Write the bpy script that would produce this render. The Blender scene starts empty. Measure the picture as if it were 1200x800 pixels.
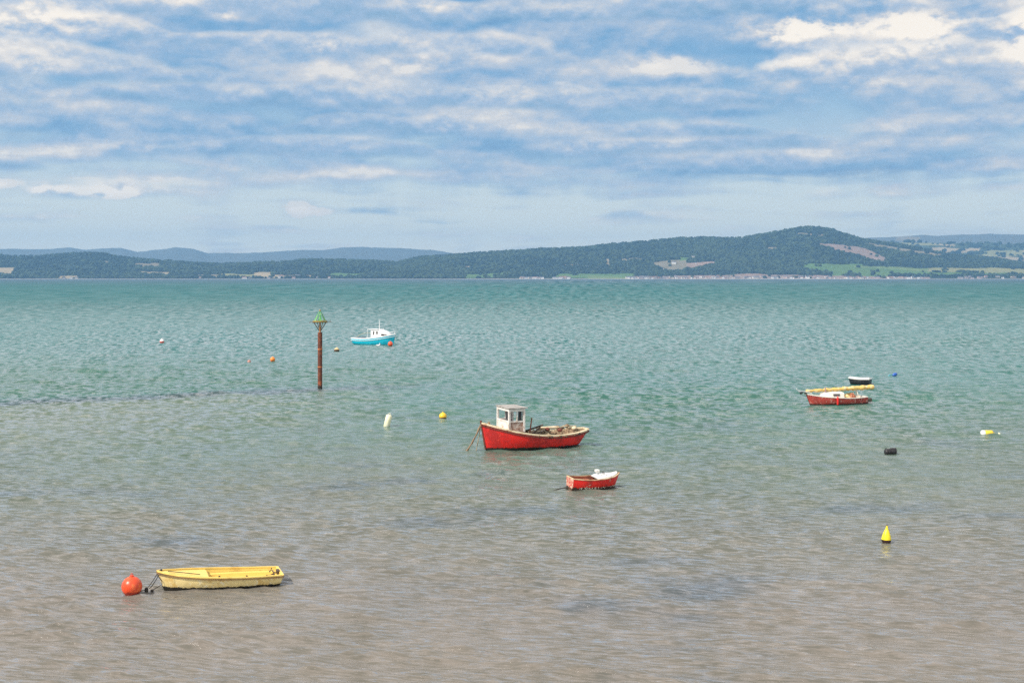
import bpy, math, random
import numpy as np
from mathutils import Vector, Matrix, noise as mnoise

random.seed(7)
rng = np.random.default_rng(7)
scene = bpy.context.scene
col = scene.collection
R = math.radians
CAM_H, F = 9.2, 1600.0            # camera height (m); focal length in units of a 1200-wide frame

def ground(px, row):              # where a waterline point of the photograph stands on the sea
    D = CAM_H * F / (row - 325.0)
    return ((px - 600.0) / F * D, D)

# ------------------------------------------------------------------ node helpers
class NT:
    def __init__(s, tree):
        s.t = tree; s.n = tree.nodes; s.l = tree.links
    def node(s, typ, **kw):
        n = s.n.new(typ)
        for k, v in kw.items(): setattr(n, k, v)
        return n
    def put(s, sock, v):
        if v is None: return
        if isinstance(v, bpy.types.NodeSocket): s.l.new(v, sock)
        elif isinstance(v, (tuple, list)):
            v = tuple(v)
            if len(sock.default_value) == 4 and len(v) == 3: v = v + (1,)
            sock.default_value = v
        else: sock.default_value = v
    def m(s, op, a, b=None, c=None, clamp=False):
        n = s.node('ShaderNodeMath', operation=op, use_clamp=clamp)
        s.put(n.inputs[0], a); s.put(n.inputs[1], b); s.put(n.inputs[2], c)
        return n.outputs[0]
    def add(s, a, b): return s.m('ADD', a, b)
    def sub(s, a, b): return s.m('SUBTRACT', a, b)
    def mul(s, a, b): return s.m('MULTIPLY', a, b)
    def mulc(s, a, b): return s.m('MULTIPLY', a, b, clamp=True)
    def div(s, a, b): return s.m('DIVIDE', a, b)
    def rng(s, v, a, b, c=0.0, d=1.0, smooth=True):
        n = s.node('ShaderNodeMapRange', interpolation_type='SMOOTHSTEP' if smooth else 'LINEAR')
        s.put(n.inputs['Value'], v); s.put(n.inputs['From Min'], a); s.put(n.inputs['From Max'], b)
        s.put(n.inputs['To Min'], c); s.put(n.inputs['To Max'], d)
        return n.outputs[0]
    def mix(s, f, a, b, blend='MIX'):
        n = s.node('ShaderNodeMix', data_type='RGBA', blend_type=blend)
        s.put(n.inputs[0], f); s.put(n.inputs[6], a); s.put(n.inputs[7], b)
        return n.outputs[2]
    def comb(s, x, y, z=0.0):
        n = s.node('ShaderNodeCombineXYZ'); s.put(n.inputs[0], x); s.put(n.inputs[1], y); s.put(n.inputs[2], z)
        return n.outputs[0]
    def sep(s, v):
        n = s.node('ShaderNodeSeparateXYZ'); s.put(n.inputs[0], v); return n.outputs
    def noise(s, vec, scale=1.0, detail=4.0, rough=0.55, dist=0.0, col=False, lac=2.0):
        n = s.node('ShaderNodeTexNoise'); s.put(n.inputs['Vector'], vec)
        n.inputs['Scale'].default_value = scale; n.inputs['Detail'].default_value = detail
        n.inputs['Roughness'].default_value = rough; n.inputs['Distortion'].default_value = dist
        n.inputs['Lacunarity'].default_value = lac
        return n.outputs['Color' if col else 'Fac']
    def scale(s, vec, sc, off=(0, 0, 0), rot=(0, 0, 0)):
        n = s.node('ShaderNodeMapping'); s.put(n.inputs[0], vec)
        n.inputs['Scale'].default_value = sc; n.inputs['Location'].default_value = off; n.inputs['Rotation'].default_value = rot
        return n.outputs[0]
    def ramp(s, f, stops, interp='LINEAR'):
        n = s.node('ShaderNodeValToRGB'); s.put(n.inputs[0], f); cr = n.color_ramp; cr.interpolation = interp
        while len(cr.elements) < len(stops): cr.elements.new(0.5)
        for e, (p, c) in zip(cr.elements, stops):
            e.position = p; e.color = tuple(c) + (1,)
        return n.outputs[0]

def new_mat(name):
    m = bpy.data.materials.new(name); m.use_nodes = True
    for n in list(m.node_tree.nodes):
        if n.type != 'OUTPUT_MATERIAL' and n.type != 'BSDF_PRINCIPLED': m.node_tree.nodes.remove(n)
    k = NT(m.node_tree); return m, k, m.node_tree.nodes['Principled BSDF']

_mats = {}
def paint(name, base, worn=None, wear=0.35, rough=0.5, growth=None, gh=0.1, scale=3.0, streak=0.0, spec=0.5, metal=0.0, patch=None, patch_amt=0.5):
    """weathered surface: base colour, a worn second colour in blotches, run-down streaks, and weed growth up to height gh"""
    if name in _mats: return _mats[name]
    m, k, b = new_mat(name)
    tc = k.node('ShaderNodeTexCoord'); o = tc.outputs['Object']; xyz = k.sep(o)
    worn = worn or tuple(c * 0.6 for c in base)
    n1 = k.noise(o, scale, 6, 0.65)
    c = k.mix(k.rng(n1, 0.62 - wear * 0.3, 0.78 - wear * 0.3), base, worn)
    if streak:
        sv = k.noise(k.scale(o, (9, 9, 0.9)), 1.0, 4, 0.6)
        c = k.mix(k.mul(k.rng(sv, 0.55, 0.75), streak), c, tuple(v * 0.3 for v in base))
    if patch:
        pv = k.noise(o, scale * 2.2, 5, 0.7, 0.3)
        c = k.mix(k.rng(pv, 0.72 - patch_amt * 0.35, 0.75 - patch_amt * 0.35), c, patch)
    fine = k.noise(o, scale * 14, 3, 0.6)
    c = k.mix(k.rng(fine, 0.35, 0.75, 0.0, 0.35), c, tuple(v * 0.55 for v in base))
    if growth:
        gn = k.noise(k.scale(o, (3, 3, 1.5)), 2.2, 5, 0.7)
        h = k.add(xyz[2], k.mul(k.sub(gn, 0.5), gh * 1.3))
        c = k.mix(k.rng(h, gh * 0.75, gh * 1.05, 1.0, 0.0), c, growth)
    k.put(b.inputs['Base Color'], c)
    k.put(b.inputs['Roughness'], k.rng(n1, 0.3, 0.8, max(0.05, rough - 0.12), min(1, rough + 0.2)))
    b.inputs['Specular IOR Level'].default_value = spec; b.inputs['Metallic'].default_value = metal
    bp = k.node('ShaderNodeBump'); bp.inputs['Strength'].default_value = 0.35; bp.inputs['Distance'].default_value = 0.012
    k.put(bp.inputs['Height'], k.add(n1, k.mul(fine, 0.4))); k.put(b.inputs['Normal'], bp.outputs[0])
    _mats[name] = m; return m

# ------------------------------------------------------------------ mesh helper
class MB:
    def __init__(s): s.v = []; s.f = []; s.mi = []; s.cur = 0
    def quadstrip(s, rows, closed=False, flip=False):
        """rows: list of equally long point lists"""
        b = len(s.v); n = len(rows[0])
        for r in rows: s.v += [tuple(p) for p in r]
        for i in range(len(rows) - 1):
            for j in range(n if closed else n - 1):
                a = b + i * n + j; c = b + i * n + (j + 1) % n
                q = (a, c, c + n, a + n)
                s.f.append(q[::-1] if flip else q); s.mi.append(s.cur)
        return b
    def poly(s, pts):
        b = len(s.v); s.v += [tuple(p) for p in pts]; s.f.append(tuple(range(b, b + len(pts)))); s.mi.append(s.cur)
    def box(s, c, size, rot=None, taper=1.0, bev=0.0):
        hx, hy, hz = size[0] / 2, size[1] / 2, size[2] / 2
        M = rot if rot is not None else Matrix.Identity(3)
        def ring(z, k, e):
            x, y = hx * k - e, hy * k - e; g = min(bev, x * .5, y * .5)
            if bev > 0: P = [(-x + g, -y), (x - g, -y), (x, -y + g), (x, y - g), (x - g, y), (-x + g, y), (-x, y - g), (-x, -y + g)]
            else: P = [(-x, -y), (x, -y), (x, y), (-x, y)]
            return [Vector(c) + M @ Vector((p[0], p[1], z)) for p in P]
        g = min(bev, hz * .5)
        rows = [ring(-hz, 1, g), ring(-hz + g, 1, 0), ring(hz - g, taper, 0), ring(hz, taper, g)] if bev > 0 else [ring(-hz, 1, 0), ring(hz, taper, 0)]
        s.quadstrip(rows, closed=True); s.poly(rows[0][::-1]); s.poly(rows[-1])
    def tube(s, pts, r, n=8, cap=True, r2=None):
        pts = [Vector(p) for p in pts]; rows = []; up = Vector((0, 0, 1)); m = len(pts)
        prev = None
        for i, p in enumerate(pts):
            d = (pts[min(i + 1, m - 1)] - pts[max(i - 1, 0)]).normalized()
            a = d.cross(up if abs(d.z) < .95 else Vector((1, 0, 0))).normalized()
            if prev is not None and a.dot(prev) < 0: a = -a
            prev = a
            b = d.cross(a).normalized()
            if callable(r): rr = r(i / (m - 1))
            else: rr = r if r2 is None else r + (r2 - r) * i / (m - 1)
            rows.append([p + (a * math.cos(t) + b * math.sin(t)) * rr for t in [2 * math.pi * j / n for j in range(n)]])
        s.quadstrip(rows, closed=True, flip=True)
        if cap: s.poly(rows[0]); s.poly(rows[-1][::-1])
    def lathe(s, prof, c=(0, 0, 0), n=24, M=None):
        rows = []
        for (r, z) in prof:
            rows.append([Vector(c) + ((M @ Vector((r * math.cos(t), r * math.sin(t), z))) if M else Vector((r * math.cos(t), r * math.sin(t), z)))
                         for t in [2 * math.pi * j / n for j in range(n)]])
        s.quadstrip(rows, closed=True)
    def build(s, name, mat, parent=None, smooth=False, auto=None):
        me = bpy.data.meshes.new(name); me.from_pydata(s.v, [], s.f); me.validate()
        for m in (mat if isinstance(mat, (list, tuple)) else [mat]): me.materials.append(m)
        if len(me.polygons) == len(s.mi): me.polygons.foreach_set('material_index', s.mi)
        if smooth: me.polygons.foreach_set('use_smooth', [True] * len(me.polygons))
        me.update()
        if smooth and auto: me.set_sharp_from_angle(angle=R(auto))
        o = bpy.data.objects.new(name, me); col.objects.link(o)
        if parent: o.parent = parent
        return o

def tag(o, label=None, cat=None, group=None, kind=None):
    for k, v in (('label', label), ('category', cat), ('group', group), ('kind', kind)):
        if v: o[k] = v
    return o
def empty(name, loc, rz=0.0, rx=0.0, ry=0.0):
    o = bpy.data.objects.new(name, None); col.objects.link(o); o.location = loc; o.rotation_euler = (rx, ry, rz)
    o.empty_display_size = 0.3; return o

def lerpk(keys, x):
    xs = [k[0] for k in keys]; ys = [k[1] for k in keys]
    # smooth (monotone-ish) interpolation
    if x <= xs[0]: return ys[0]
    if x >= xs[-1]: return ys[-1]
    for i in range(len(xs) - 1):
        if x <= xs[i + 1]:
            t = (x - xs[i]) / (xs[i + 1] - xs[i])
            p0 = ys[i - 1] if i else 2 * ys[0] - ys[1]; p3 = ys[i + 2] if i + 2 < len(ys) else 2 * ys[-1] - ys[-2]
            p1, p2 = ys[i], ys[i + 1]
            return 0.5 * ((2 * p1) + (-p0 + p2) * t + (2 * p0 - 5 * p1 + 4 * p2 - p3) * t * t + (-p0 + 3 * p1 - 3 * p2 + p3) * t ** 3)

# ------------------------------------------------------------------ boats
class Hull:
    def __init__(s, L, B, sheer, beam, keel=-0.3, rake=0.4, strake=0.15, floor=0.14, t=0.05, p=(0.65, 1.25), keelup=0.25):
        s.L, s.B, s.sheer, s.beam, s.keel, s.rake, s.strake, s.floor, s.t, s.p, s.ku = L, B, sheer, beam, keel, rake, strake, floor, t, p, keelup
    def zs(s, u): return lerpk(s.sheer, u)
    def bt(s, u): return max(0.012, s.B / 2 * lerpk(s.beam, u))
    def P(s, u, v, side=1, inset=0.0, drop=0.0):
        th = v * math.pi / 2
        zk = s.keel + s.ku * max(0, (0.25 - u) / 0.25) ** 2 + s.ku * 0.5 * max(0, (u - 0.85) / 0.15) ** 2
        zs = s.zs(u) - drop
        w = max(0, (u - 0.45) / 0.55)
        p = s.p[0] + (s.p[1] - s.p[0]) * w ** 1.5
        y = s.bt(u) * math.sin(th) ** p; z = zk + (zs - zk) * (1 - math.cos(th)) ** 0.92
        fr = (z - zk) / max(1e-4, (s.zs(u) - zk))
        x = -s.L / 2 + u * s.L - s.rake * (1 - fr) * max(0, (u - 0.5) / 0.5) ** 3 + s.strake * (1 - fr) * max(0, (0.2 - u) / 0.2)
        if inset:
            y = max(0.0, y - inset); x = x - inset * 1.2 * max(0, (u - .8) / .2) + inset * max(0, (.1 - u) / .1)
            z = max(z, s.floor)
        return Vector((x, side * y, z))
    def shell(s, mats, parent, name='hull', nu=40, nv=14):
        m = MB(); us = [i / nu for i in range(nu + 1)]; vs = [j / nv for j in range(nv + 1)]
        for side in (1, -1):
            m.cur = 0
            rows = [[s.P(u, v, side) for v in vs] for u in us]
            m.quadstrip(rows, flip=(side == 1))
            m.cur = 1
            rin = [[s.P(u, v, side, s.t) for v in vs] for u in us]
            m.quadstrip(rin, flip=(side == -1))
            m.quadstrip([[r[-1] for r in rows], [r[-1] for r in rin]], flip=(side == 1))
        tr = [s.P(0, v, 1) for v in vs][::-1] + [s.P(0, v, -1) for v in vs][1:]
        ti = [s.P(0, v, 1, s.t) for v in vs][::-1] + [s.P(0, v, -1, s.t) for v in vs][1:]
        m.cur = 0; m.poly(tr)
        m.cur = 1; m.poly(ti[::-1])
        m.quadstrip([[tr[0], tr[-1]], [ti[0], ti[-1]]])
        return m.build(name, mats, parent, smooth=True, auto=38)
    def rail(s, mat, parent, name='gunwale', w=0.05, h=0.05, out=0.02, dz=0.0, u0=0.0, u1=1.0, trans=True, n=44):
        m = MB()
        pts = []
        for side in (1, -1):
            l = []
            for i in range(n + 1):
                u = u0 + (u1 - u0) * i / n; p = s.P(u, 1, side); l.append(p)
            rows = []
            for i, p in enumerate(l):
                d = (l[min(i + 1, n)] - l[max(i - 1, 0)]); d.z = 0; d.normalize()
                nn = Vector((-d.y, d.x, 0)) * side
                if nn.y * side < 0 and abs(nn.y) > .2: nn = -nn
                o, q = nn * out, -nn * (w - out)
                z = Vector((0, 0, dz))
                rows.append([p + o + z - Vector((0, 0, h * .6)), p + o + z + Vector((0, 0, h * .3)), p + o * .6 + z + Vector((0, 0, h * .4)), p + q + z + Vector((0, 0, h * .4)), p + q + z - Vector((0, 0, h * .6))])
            m.quadstrip(rows, closed=True); m.poly(rows[0]); m.poly(rows[-1][::-1]); pts.append(l)
        if trans and u0 == 0:
            a, b = pts[0][0], pts[1][0]
            m.box(((a.x - out + w / 2), 0, a.z + dz - h * .1), (w, abs(a.y - b.y) - 0.01, h * .94))
        return m.build(name, mat, parent, smooth=True, auto=35)
    def deck(s, mat, parent, name, u0, u1, drop=0.02, camber=0.03, inset=0.03, n=16, thick=0.03):
        m = MB(); rows = []
        for i in range(n + 1):
            u = u0 + (u1 - u0) * i / n; a = s.P(u, 1, 1, 0); y = max(0.006, a.y - inset)
            rows.append([Vector((a.x, y * k, a.z - drop + camber * (1 - k * k))) for k in (-1, -.75, -.5, -.25, 0, .25, .5, .75, 1)])
        m.quadstrip(rows, flip=True)
        low = [[p - Vector((0, 0, thick)) for p in r] for r in rows]; m.quadstrip(low)
        m.quadstrip([rows[0], low[0]]); m.quadstrip([rows[-1], low[-1]], flip=True)
        return m.build(name, mat, parent, smooth=True, auto=40)
    def thwart(s, mat, parent, u, w=0.22, z=0.3, name='thwart'):
        m = MB(); a = s.P(u, 1, 1, s.t); x = a.x
        y = a.y - 0.01
        m.box((x, 0, z), (w, 2 * y, 0.03)); return m.build(name, mat, parent)
    def sole(s, mat, parent, u0, u1, z, name='floor_boards', inset=0.08):
        m = MB(); rows = []
        for i in range(13):
            u = u0 + (u1 - u0) * i / 12
            # width of the hull at height z
            best = 0
            for v in [j / 24 for j in range(25)]:
                p = s.P(u, v, 1, s.t)
                if p.z <= z + .001: best = max(best, p.y)
            x = s.P(u, .7, 1, s.t).x
            rows.append([Vector((x, k * max(.01, best - .003), z)) for k in (-1, -.5, 0, .5, 1)])
        m.quadstrip(rows, flip=True)
        return m.build(name, mat, parent)

def rope_pts(a, b, sag=0.1, n=10, wob=0.0):
    a, b = Vector(a), Vector(b); out = []
    for i in range(n + 1):
        t = i / n; p = a.lerp(b, t); p.z -= sag * 4 * t * (1 - t)
        if 0 < i < n: p += Vector((random.uniform(-wob, wob), random.uniform(-wob, wob), random.uniform(-wob, wob)))
        out.append(p)
    return out

YEL = (0.62, 0.42, 0.085); WEED = (0.016, 0.014, 0.010)

# ---- yellow dinghy
x, y = ground(257, 686)
t = tag(empty('dinghy', (x, y, 0), R(198), rx=R(-.5), ry=R(-.9)), 'open yellow dinghy with black weed along its waterline, beside the large orange ball buoy', 'dinghy')
H = Hull(3.62, 1.42, [(0, .35), (.3, .36), (.6, .40), (.85, .46), (1, .53)], [(0, .86), (.2, .96), (.45, 1), (.65, .93), (.8, .74), (.9, .5), (.96, .3), (1, .07)],
         keel=-.14, rake=.22, strake=.10, floor=.13, t=.045, p=(.52, .95), keelup=.1)
m_y = paint('yellow_hull', (0.82, 0.66, 0.30), (0.68, 0.46, 0.14), .4, .45, WEED, .11, 2.4, streak=.55, patch=(.86, .76, .48), patch_amt=.4)
m_yi = paint('yellow_inside', (0.80, 0.58, 0.15), (0.64, 0.42, 0.10), .3, .55, None, 0, 2.5, patch=(.25, .14, .04), patch_amt=.12)
m_rim = paint('old_rubber_rim', (0.24, 0.14, 0.05), (0.10, .06, .03), .4, .8)
m_dk = paint('dark_rope', (0.035, 0.03, 0.026), (.08, .07, .05), .4, .9)
m_cream = paint('cream_rope', (0.42, 0.33, 0.2), (.2, .15, .09), .4, .9)
H.shell([m_y, m_yi], t)
H.rail(m_yi, t, 'gunwale', .075, .035, .022, .01)
H.rail(m_rim, t, 'rubbing_strake', .02, .03, .027, -.042, n=44, trans=True)
H.deck(m_yi, t, 'foredeck', .60, .985, .025, .035, .03)
m = MB(); a = H.P(.60, 1, 1); rows = []                              # bulkhead under the foredeck
m.box((a.x - .02, 0, .24), (.03, 1.22, .24)); m.build('bulkhead', m_yi, t)
H.sole(m_yi, t, .02, .60, .15)
m = MB()                                                             # long side seats of the moulded inner
for sd in (1, -1):
    rows = []
    for i in range(13):
        u = .04 + .55 * i / 12; a = H.P(u, 1, sd, .05); ny = abs(a.y) - .23
        rows.append([Vector((a.x, sd * (abs(a.y) - .03), .26)), Vector((a.x, sd * ny, .26)), Vector((a.x, sd * (ny - .02), .152))])
    m.quadstrip(rows, flip=(sd == 1))
m.build('side_seat', m_yi, t, smooth=True, auto=30)
m = MB(); m.box((-1.74, 0, .33), (.10, .30, .12), bev=.01); m.tube([(-1.70, .22, .40), (-1.62, .3, .37), (-1.55, .18, .39), (-1.6, -.1, .37)], .018, 6); m.build('motor_pad', paint('dark_timber', (.07, .045, .03)), t)
m = MB(); m.tube(rope_pts((-1.55, .45, .39), (-1.3, .62, .39), .02, 6, .012), .016, 6); m.tube(rope_pts((-1.6, -.35, .38), (-1.45, .2, .39), .02, 8, .015), .014, 6); m.build('rope_coil', m_dk, t)
for uu in (.3, .52, .08):
    m = MB(); a = H.P(uu, 1, 1); m.lathe([(.028, 0), (.03, .02), (.015, .035), (.001, .036)], (a.x, a.y - .05, a.z + .024), 8); m.build('rowlock_socket', m_dk, t)
m = MB(); bw = H.P(1, 1, 1)
m.lathe([(.001, -.03), (.03, -.02), (.03, .03), (.001, .04)], (bw.x - .12, 0, bw.z + .02), 8)
m.tube([(bw.x - .1, .02, bw.z + .03), (bw.x + .02, .03, bw.z + .01), (bw.x - .02, .09, bw.z - .12), (bw.x - .13, .16, .26), (bw.x - .14, .14, .10)], .011, 6)
m.tube([(bw.x - .3, .12, bw.z + .012), (bw.x - .75, .3, bw.z - .02), (bw.x - 1.2, .45, bw.z - .06)], .012, 6)
m.build('bow_fitting', m_dk, t)
# ---- orange ball buoy
def ball_buoy(px, row, r, label, mat, eye=True, sink=.25, group=None, tilt=0, name='ball_buoy', cat='buoy', squash=1.0, band=None):
    x, y = ground(px, row)
    o = tag(empty(name, (x, y, 0), random.uniform(0, 6), rx=R(tilt)), label, cat, group)
    m = MB(); zc = r * (1 - sink) * squash
    prof = [(r * math.sin(a) + 1e-4, zc - r * squash * math.cos(a)) for a in [math.pi * i / 20 for i in range(21)]]
    m.lathe(prof, n=28); m.build('float', mat, o, smooth=True)
    if eye:
        m = MB(); top = zc + r * squash
        m.lathe([(.001, top - .01), (r * .22, top - .012), (r * .20, top + r * .09), (r * .08, top + r * .12), (.001, top + r * .12)], n=12)
        m.tube([(math.cos(k) * r * .12, 0, top + r * .16 + math.sin(k) * r * .12) for k in [math.pi * 2 * i / 12 for i in range(13)]], r * .035, 6)
        m.build('eye', band or mat, o, smooth=True, auto=40)
    return o
m_or = paint('orange_buoy', (0.72, 0.075, 0.02), (.80, .16, .04), .35, .35, (.36, .03, .012), .12, 5, patch=(.78, .30, .12), patch_amt=.22)
ball_buoy(154.5, 696, .295, 'big bright orange ball buoy floating at the bow of the yellow dinghy', m_or, sink=.22)
x0, y0 = ground(154.5, 696)
# rope from bow of dinghy down to the pick up float
bow = t.matrix_basis @ Vector((1.78, 0, .50))
xf, yf = ground(171.5, 692)
ro = tag(empty('mooring_rope', (xf, yf, 0)), 'dark mooring rope and small black float between orange ball buoy and yellow dinghy', 'rope')
m = MB(); b_ = Vector((bow.x - xf, bow.y - yf, bow.z))
m.tube(rope_pts(b_, (0.0, 0, .05), .03, 12, .004), .011, 6); m.tube(rope_pts(b_ + Vector((.03, .02, -.03)), (.07, .05, .06), .06, 12, .006), .011, 6)
m.tube(rope_pts((.02, 0, .05), (-.18, .03, -.02), .0, 6, .01), .012, 6)
m.tube([(.14, 0, -.05), (.22, 0, .05), (.34, .0, .12), (.42, 0, .17)], .014, 6); m.build('line', m_dk, ro, smooth=True)
m = MB(); m.lathe([(.001, -.06), (.05, -.04), (.06, .0), (.05, .06), (.02, .085), (.001, .09)], (0, 0, .02), 10); m.build('float', m_dk, ro, smooth=True); m = MB(); m.lathe([(.001, -.04), (.045, -.02), (.045, .03), (.001, .05)], (.16, .02, .0), 10); m.build('float', m_dk, ro, smooth=True)

# ---- red fishing boat
x, y = ground(626.3, 524.3)
t = tag(empty('fishing_boat', (x, y, 0), R(204), rx=R(-1.0)), 'red wooden fishing boat with a weathered white wheelhouse, its deck piled with old nets', 'boat')
H = Hull(6.25, 2.25, [(0, .90), (.15, .80), (.35, .73), (.55, .82), (.75, 1.03), (.9, 1.27), (1, 1.46)],
         [(0, .30), (.05, .56), (.15, .83), (.35, .99), (.55, 1), (.72, .88), (.86, .58), (.94, .30), (1, .03)],
         keel=-.35, rake=.30, strake=.55, floor=.2, t=.07, p=(.6, 1.3), keelup=.5)
m_r = paint('red_hull', (0.70, 0.014, 0.010), (0.40, 0.010, .008), .6, .5, (.012, .009, .007), .18, 1.3, streak=.35, patch=(.62, .05, .03), patch_amt=.3)
m_wood = paint('weathered_timber', (.30, .22, .13), (.13, .08, .05), .5, .85, scale=4)
m_cap = paint('cream_deck_paint', (0.66, 0.56, 0.38), (.42, .27, .14), .4, .7, None, 0, 3.0, patch=(.22, .11, .05), patch_amt=.25)
m_brown = paint('brown_strake', (.17, .04, .025), (.07, .03, .02), .5, .75)
m_wh = paint('flaking_white', (0.74, 0.70, 0.66), (.50, .40, .34), .4, .6, None, 0, 3, patch=(.30, .15, .10), patch_amt=.3)
m_board = paint('brown_board', (.34, .20, .15), (.50, .42, .37), .6, .8, scale=5, patch=(.14, .06, .04), patch_amt=.4)  # brown board colour, darker than the white front panel
H.shell([m_r, m_wood], t)
H.rail(m_cap, t, 'gunwale', .17, .07, .035, .01)
H.rail(m_brown, t, 'rubbing_strake', .03, .06, .035, -.10)
H.deck(m_cap, t, 'foredeck', .70, .985, .06, .05, .05)
H.sole(m_wood, t, .04, .72, .46, 'deck')
m = MB()                                                             # stem post
sp = [H.P(1, v, 1) for v in (.25, .4, .55, .7, .85, 1)]
m.tube([(p.x + .015, 0, p.z) for p in sp] + [(H.P(1, 1, 1).x + .03, 0, 1.60)], .05, 6); m.build('stem_post', m_brown, t)
m = MB(); m.box((H.P(.93, 1, 1).x, 0, 1.40), (.09, .09, .22), bev=.01); m.box((H.P(.93, 1, 1).x, 0, 1.44), (.05, .26, .05)); m.build('mooring_bitt', m_wood, t)
# wheelhouse
wx0, wx1, hw, z0, z1 = .98, 1.84, .76, 1.0, 2.24
wh = MB()
for px_ in (wx0, wx1):
    for sy in (-hw, hw): wh.box((px_, sy, (z0 + z1) / 2), (.10, .10, z1 - z0))
for sy in (-hw, hw):
    wh.box(((wx0 + wx1) / 2, sy, z1 - .07), (wx1 - wx0 - .10, .07, .14)); wh.box(((wx0 + wx1) / 2, sy, 1.56), (wx1 - wx0 - .10, .075, .07))
    wh.box(((wx0 + wx1) / 2 - .02, sy, 1.86), (.05, .06, .54))
for px_ in (wx1,):
    wh.box((px_, 0, z1 - .07), (.07, 2 * hw - .10, .14)); wh.box((px_, 0, 1.56), (.075, 2 * hw - .10, .07)); 
wh.box((wx0, 0, z1 - .07), (.07, 2 * hw - .10, .14))
whp = wh.build('wheelhouse', m_wh, t)
m = MB(); m.box((wx1 - .005, 0, 1.26), (.04, 2 * hw - .10, .53)); m.build('front_panel', m_wh, t)
for sy in (-1, 1):
    m = MB(); m.box(((wx0 + wx1) / 2, sy * (hw - .005), 1.25), (wx1 - wx0 - .10, .04, .55)); m.build('side_panel', m_board, t)
    m = MB()
    if sy > 0: m.box((1.22, sy * hw, 1.86), (.2, .02, .53))
    else: m.box((1.18, sy * hw, 1.86), (.26, .02, .53))
    m.build('dark_opening', paint('opening_shade', (.02, .02, .022), None, .3, .6), t)  # dark sheets standing in for the shade seen through the wheelhouse openings
m = MB(); m.box((wx1 - .06, .38, 1.86), (.02, .32, .53)); m.build('dark_opening', paint('opening_shade', (.02, .02, .022)), t)
m = MB(); m.box(((wx0 + wx1) / 2 - .04, 0, z1 + .03), (wx1 - wx0 + .28, 2 * hw + .22, .055), bev=.012); m.build('wheelhouse_roof', paint('grey_roof', (.36, .35, .33), (.18, .15, .13), .5, .8), t)
m = MB(); m.box((wx0 - .08, hw - .2, 1.35), (.05, .28, 1.5)); m.build('door', m_board, t)
m = MB(); m.tube([(.45, .25, .5), (.30, .28, 1.66)], .035, 6); m.build('samson_post', paint('red_brown_pole', (.26, .08, .045), (.1, .05, .03)), t)
for q in (((.55, -.1, .9), (-.35, .35, 1.26), .05), ((.35, .5, .85), (-.25, .2, 1.12), .04), ((.2, .6, .84), (-.4, .5, .98), .035)): m = MB(); m.tube(q[:2], q[2], 6); m.build('spar', paint('dark_timber', (.07, .045, .03)), t)
# heaps of net & timber on deck
def heap(parent, name, mat, cx, cy, z, rx_, ry_, h, seed, n=22):
    m = MB(); rows = []
    for i in range(n + 1):
        r = []
        for j in range(n + 1):
            a, b = i / n * 2 - 1, j / n * 2 - 1
            e = max(0, 1 - a ** 4) * max(0, 1 - b ** 4)
            q = mnoise.fractal(Vector((a * 2.3 + seed, b * 2.3, seed)), .9, 2.2, 4)
            r.append((cx + a * rx_, cy + b * ry_, z + h * e * (.65 + .55 * q)))
        rows.append(r)
    m.quadstrip(rows); return m.build(name, mat, parent, smooth=False)
m_net = paint('old_net', (.33, .27, .17), (.14, .10, .06), .6, .95, scale=9, patch=(.55, .50, .38), patch_amt=.35)
m_net2 = paint('brown_gear', (.20, .13, .08), (.40, .30, .18), .5, .95, scale=8, patch=(.05, .04, .03), patch_amt=.4)
heap(t, 'net_heap', m_net, -.35, .0, .47, .85, .86, .56, 3)
heap(t, 'net_heap', m_net2, -1.65, .0, .47, .85, .78, .58, 9)
heap(t, 'net_heap', m_net, -2.42, .0, .47, .40, .52, .56, 14)
for i in range(9):
    m = MB(); a0 = random.uniform(-2.6, -.3); yy = random.uniform(-.75, .7); L_ = random.uniform(.5, 1.3); an = random.uniform(-.35, .35); zz = .93 + random.uniform(-.03, .1)
    m.box((a0, yy, zz), (L_, random.uniform(.06, .12), .035), Matrix.Rotation(an, 3, 'Z') @ Matrix.Rotation(random.uniform(-.06, .06), 3, 'Y')); m.build('plank', m_cap, t)
m = MB(); m.box((-.95, -.40, .99), (1.3, .42, .10), Matrix.Rotation(.06, 3, 'Z'), bev=.03); m.build('hatch_board', m_cap, t)
for i, (a0, yy) in enumerate([(-1.55, -.35), (-.55, .45), (-2.3, .2), (-2.2, -.5), (-1.2, .62)]):
    m = MB(); m.lathe([(.001, 0), (.11, .0), (.14, .05), (.13, .13), (.05, .17), (.001, .18)], (a0, yy, .90 + .05 * (i % 2)), 12); m.build('net_float', [m_net2, m_brown, m_cap][i % 3], t, smooth=True)
for i in range(11):                                                  # weed and dirt hanging from the capping
    u = .1 + i * .045 + random.uniform(-.01, .01); a = H.P(u, 1, 1)
    if i % 3: 
        m = MB(); m.lathe([(.001, -.07), (.04, -.05), (.05, 0), (.03, .04), (.001, .05)], (a.x, a.y + .045, a.z - .02), 7); m.build('dirt_clump', m_dk if i % 2 else m_net2, t)
# bow warps
a = Vector((H.P(1, 1, 1).x + .03, 0, 1.42)); M_ = t.matrix_basis
def to_local(w): return M_.inverted() @ Vector(w)
g1 = ground(546, 528); g2 = ground(558, 527)
m = MB(); m.tube(rope_pts(a, to_local((g1[0], g1[1], -.05)), .16, 14, .02), lambda u: .035 + .02 * math.sin(u * 9) ** 2, 6)
m.build('bow_warp', paint('weedy_rope', (.26, .17, .10), (.10, .07, .05), .5, .95), t, smooth=True)
m = MB(); m.tube(rope_pts(a + Vector((0, .02, -.05)), to_local((g2[0], g2[1], -.05)), .05, 10, .01), .022, 6); m.build('bow_warp', m_cream, t, smooth=True)

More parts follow.
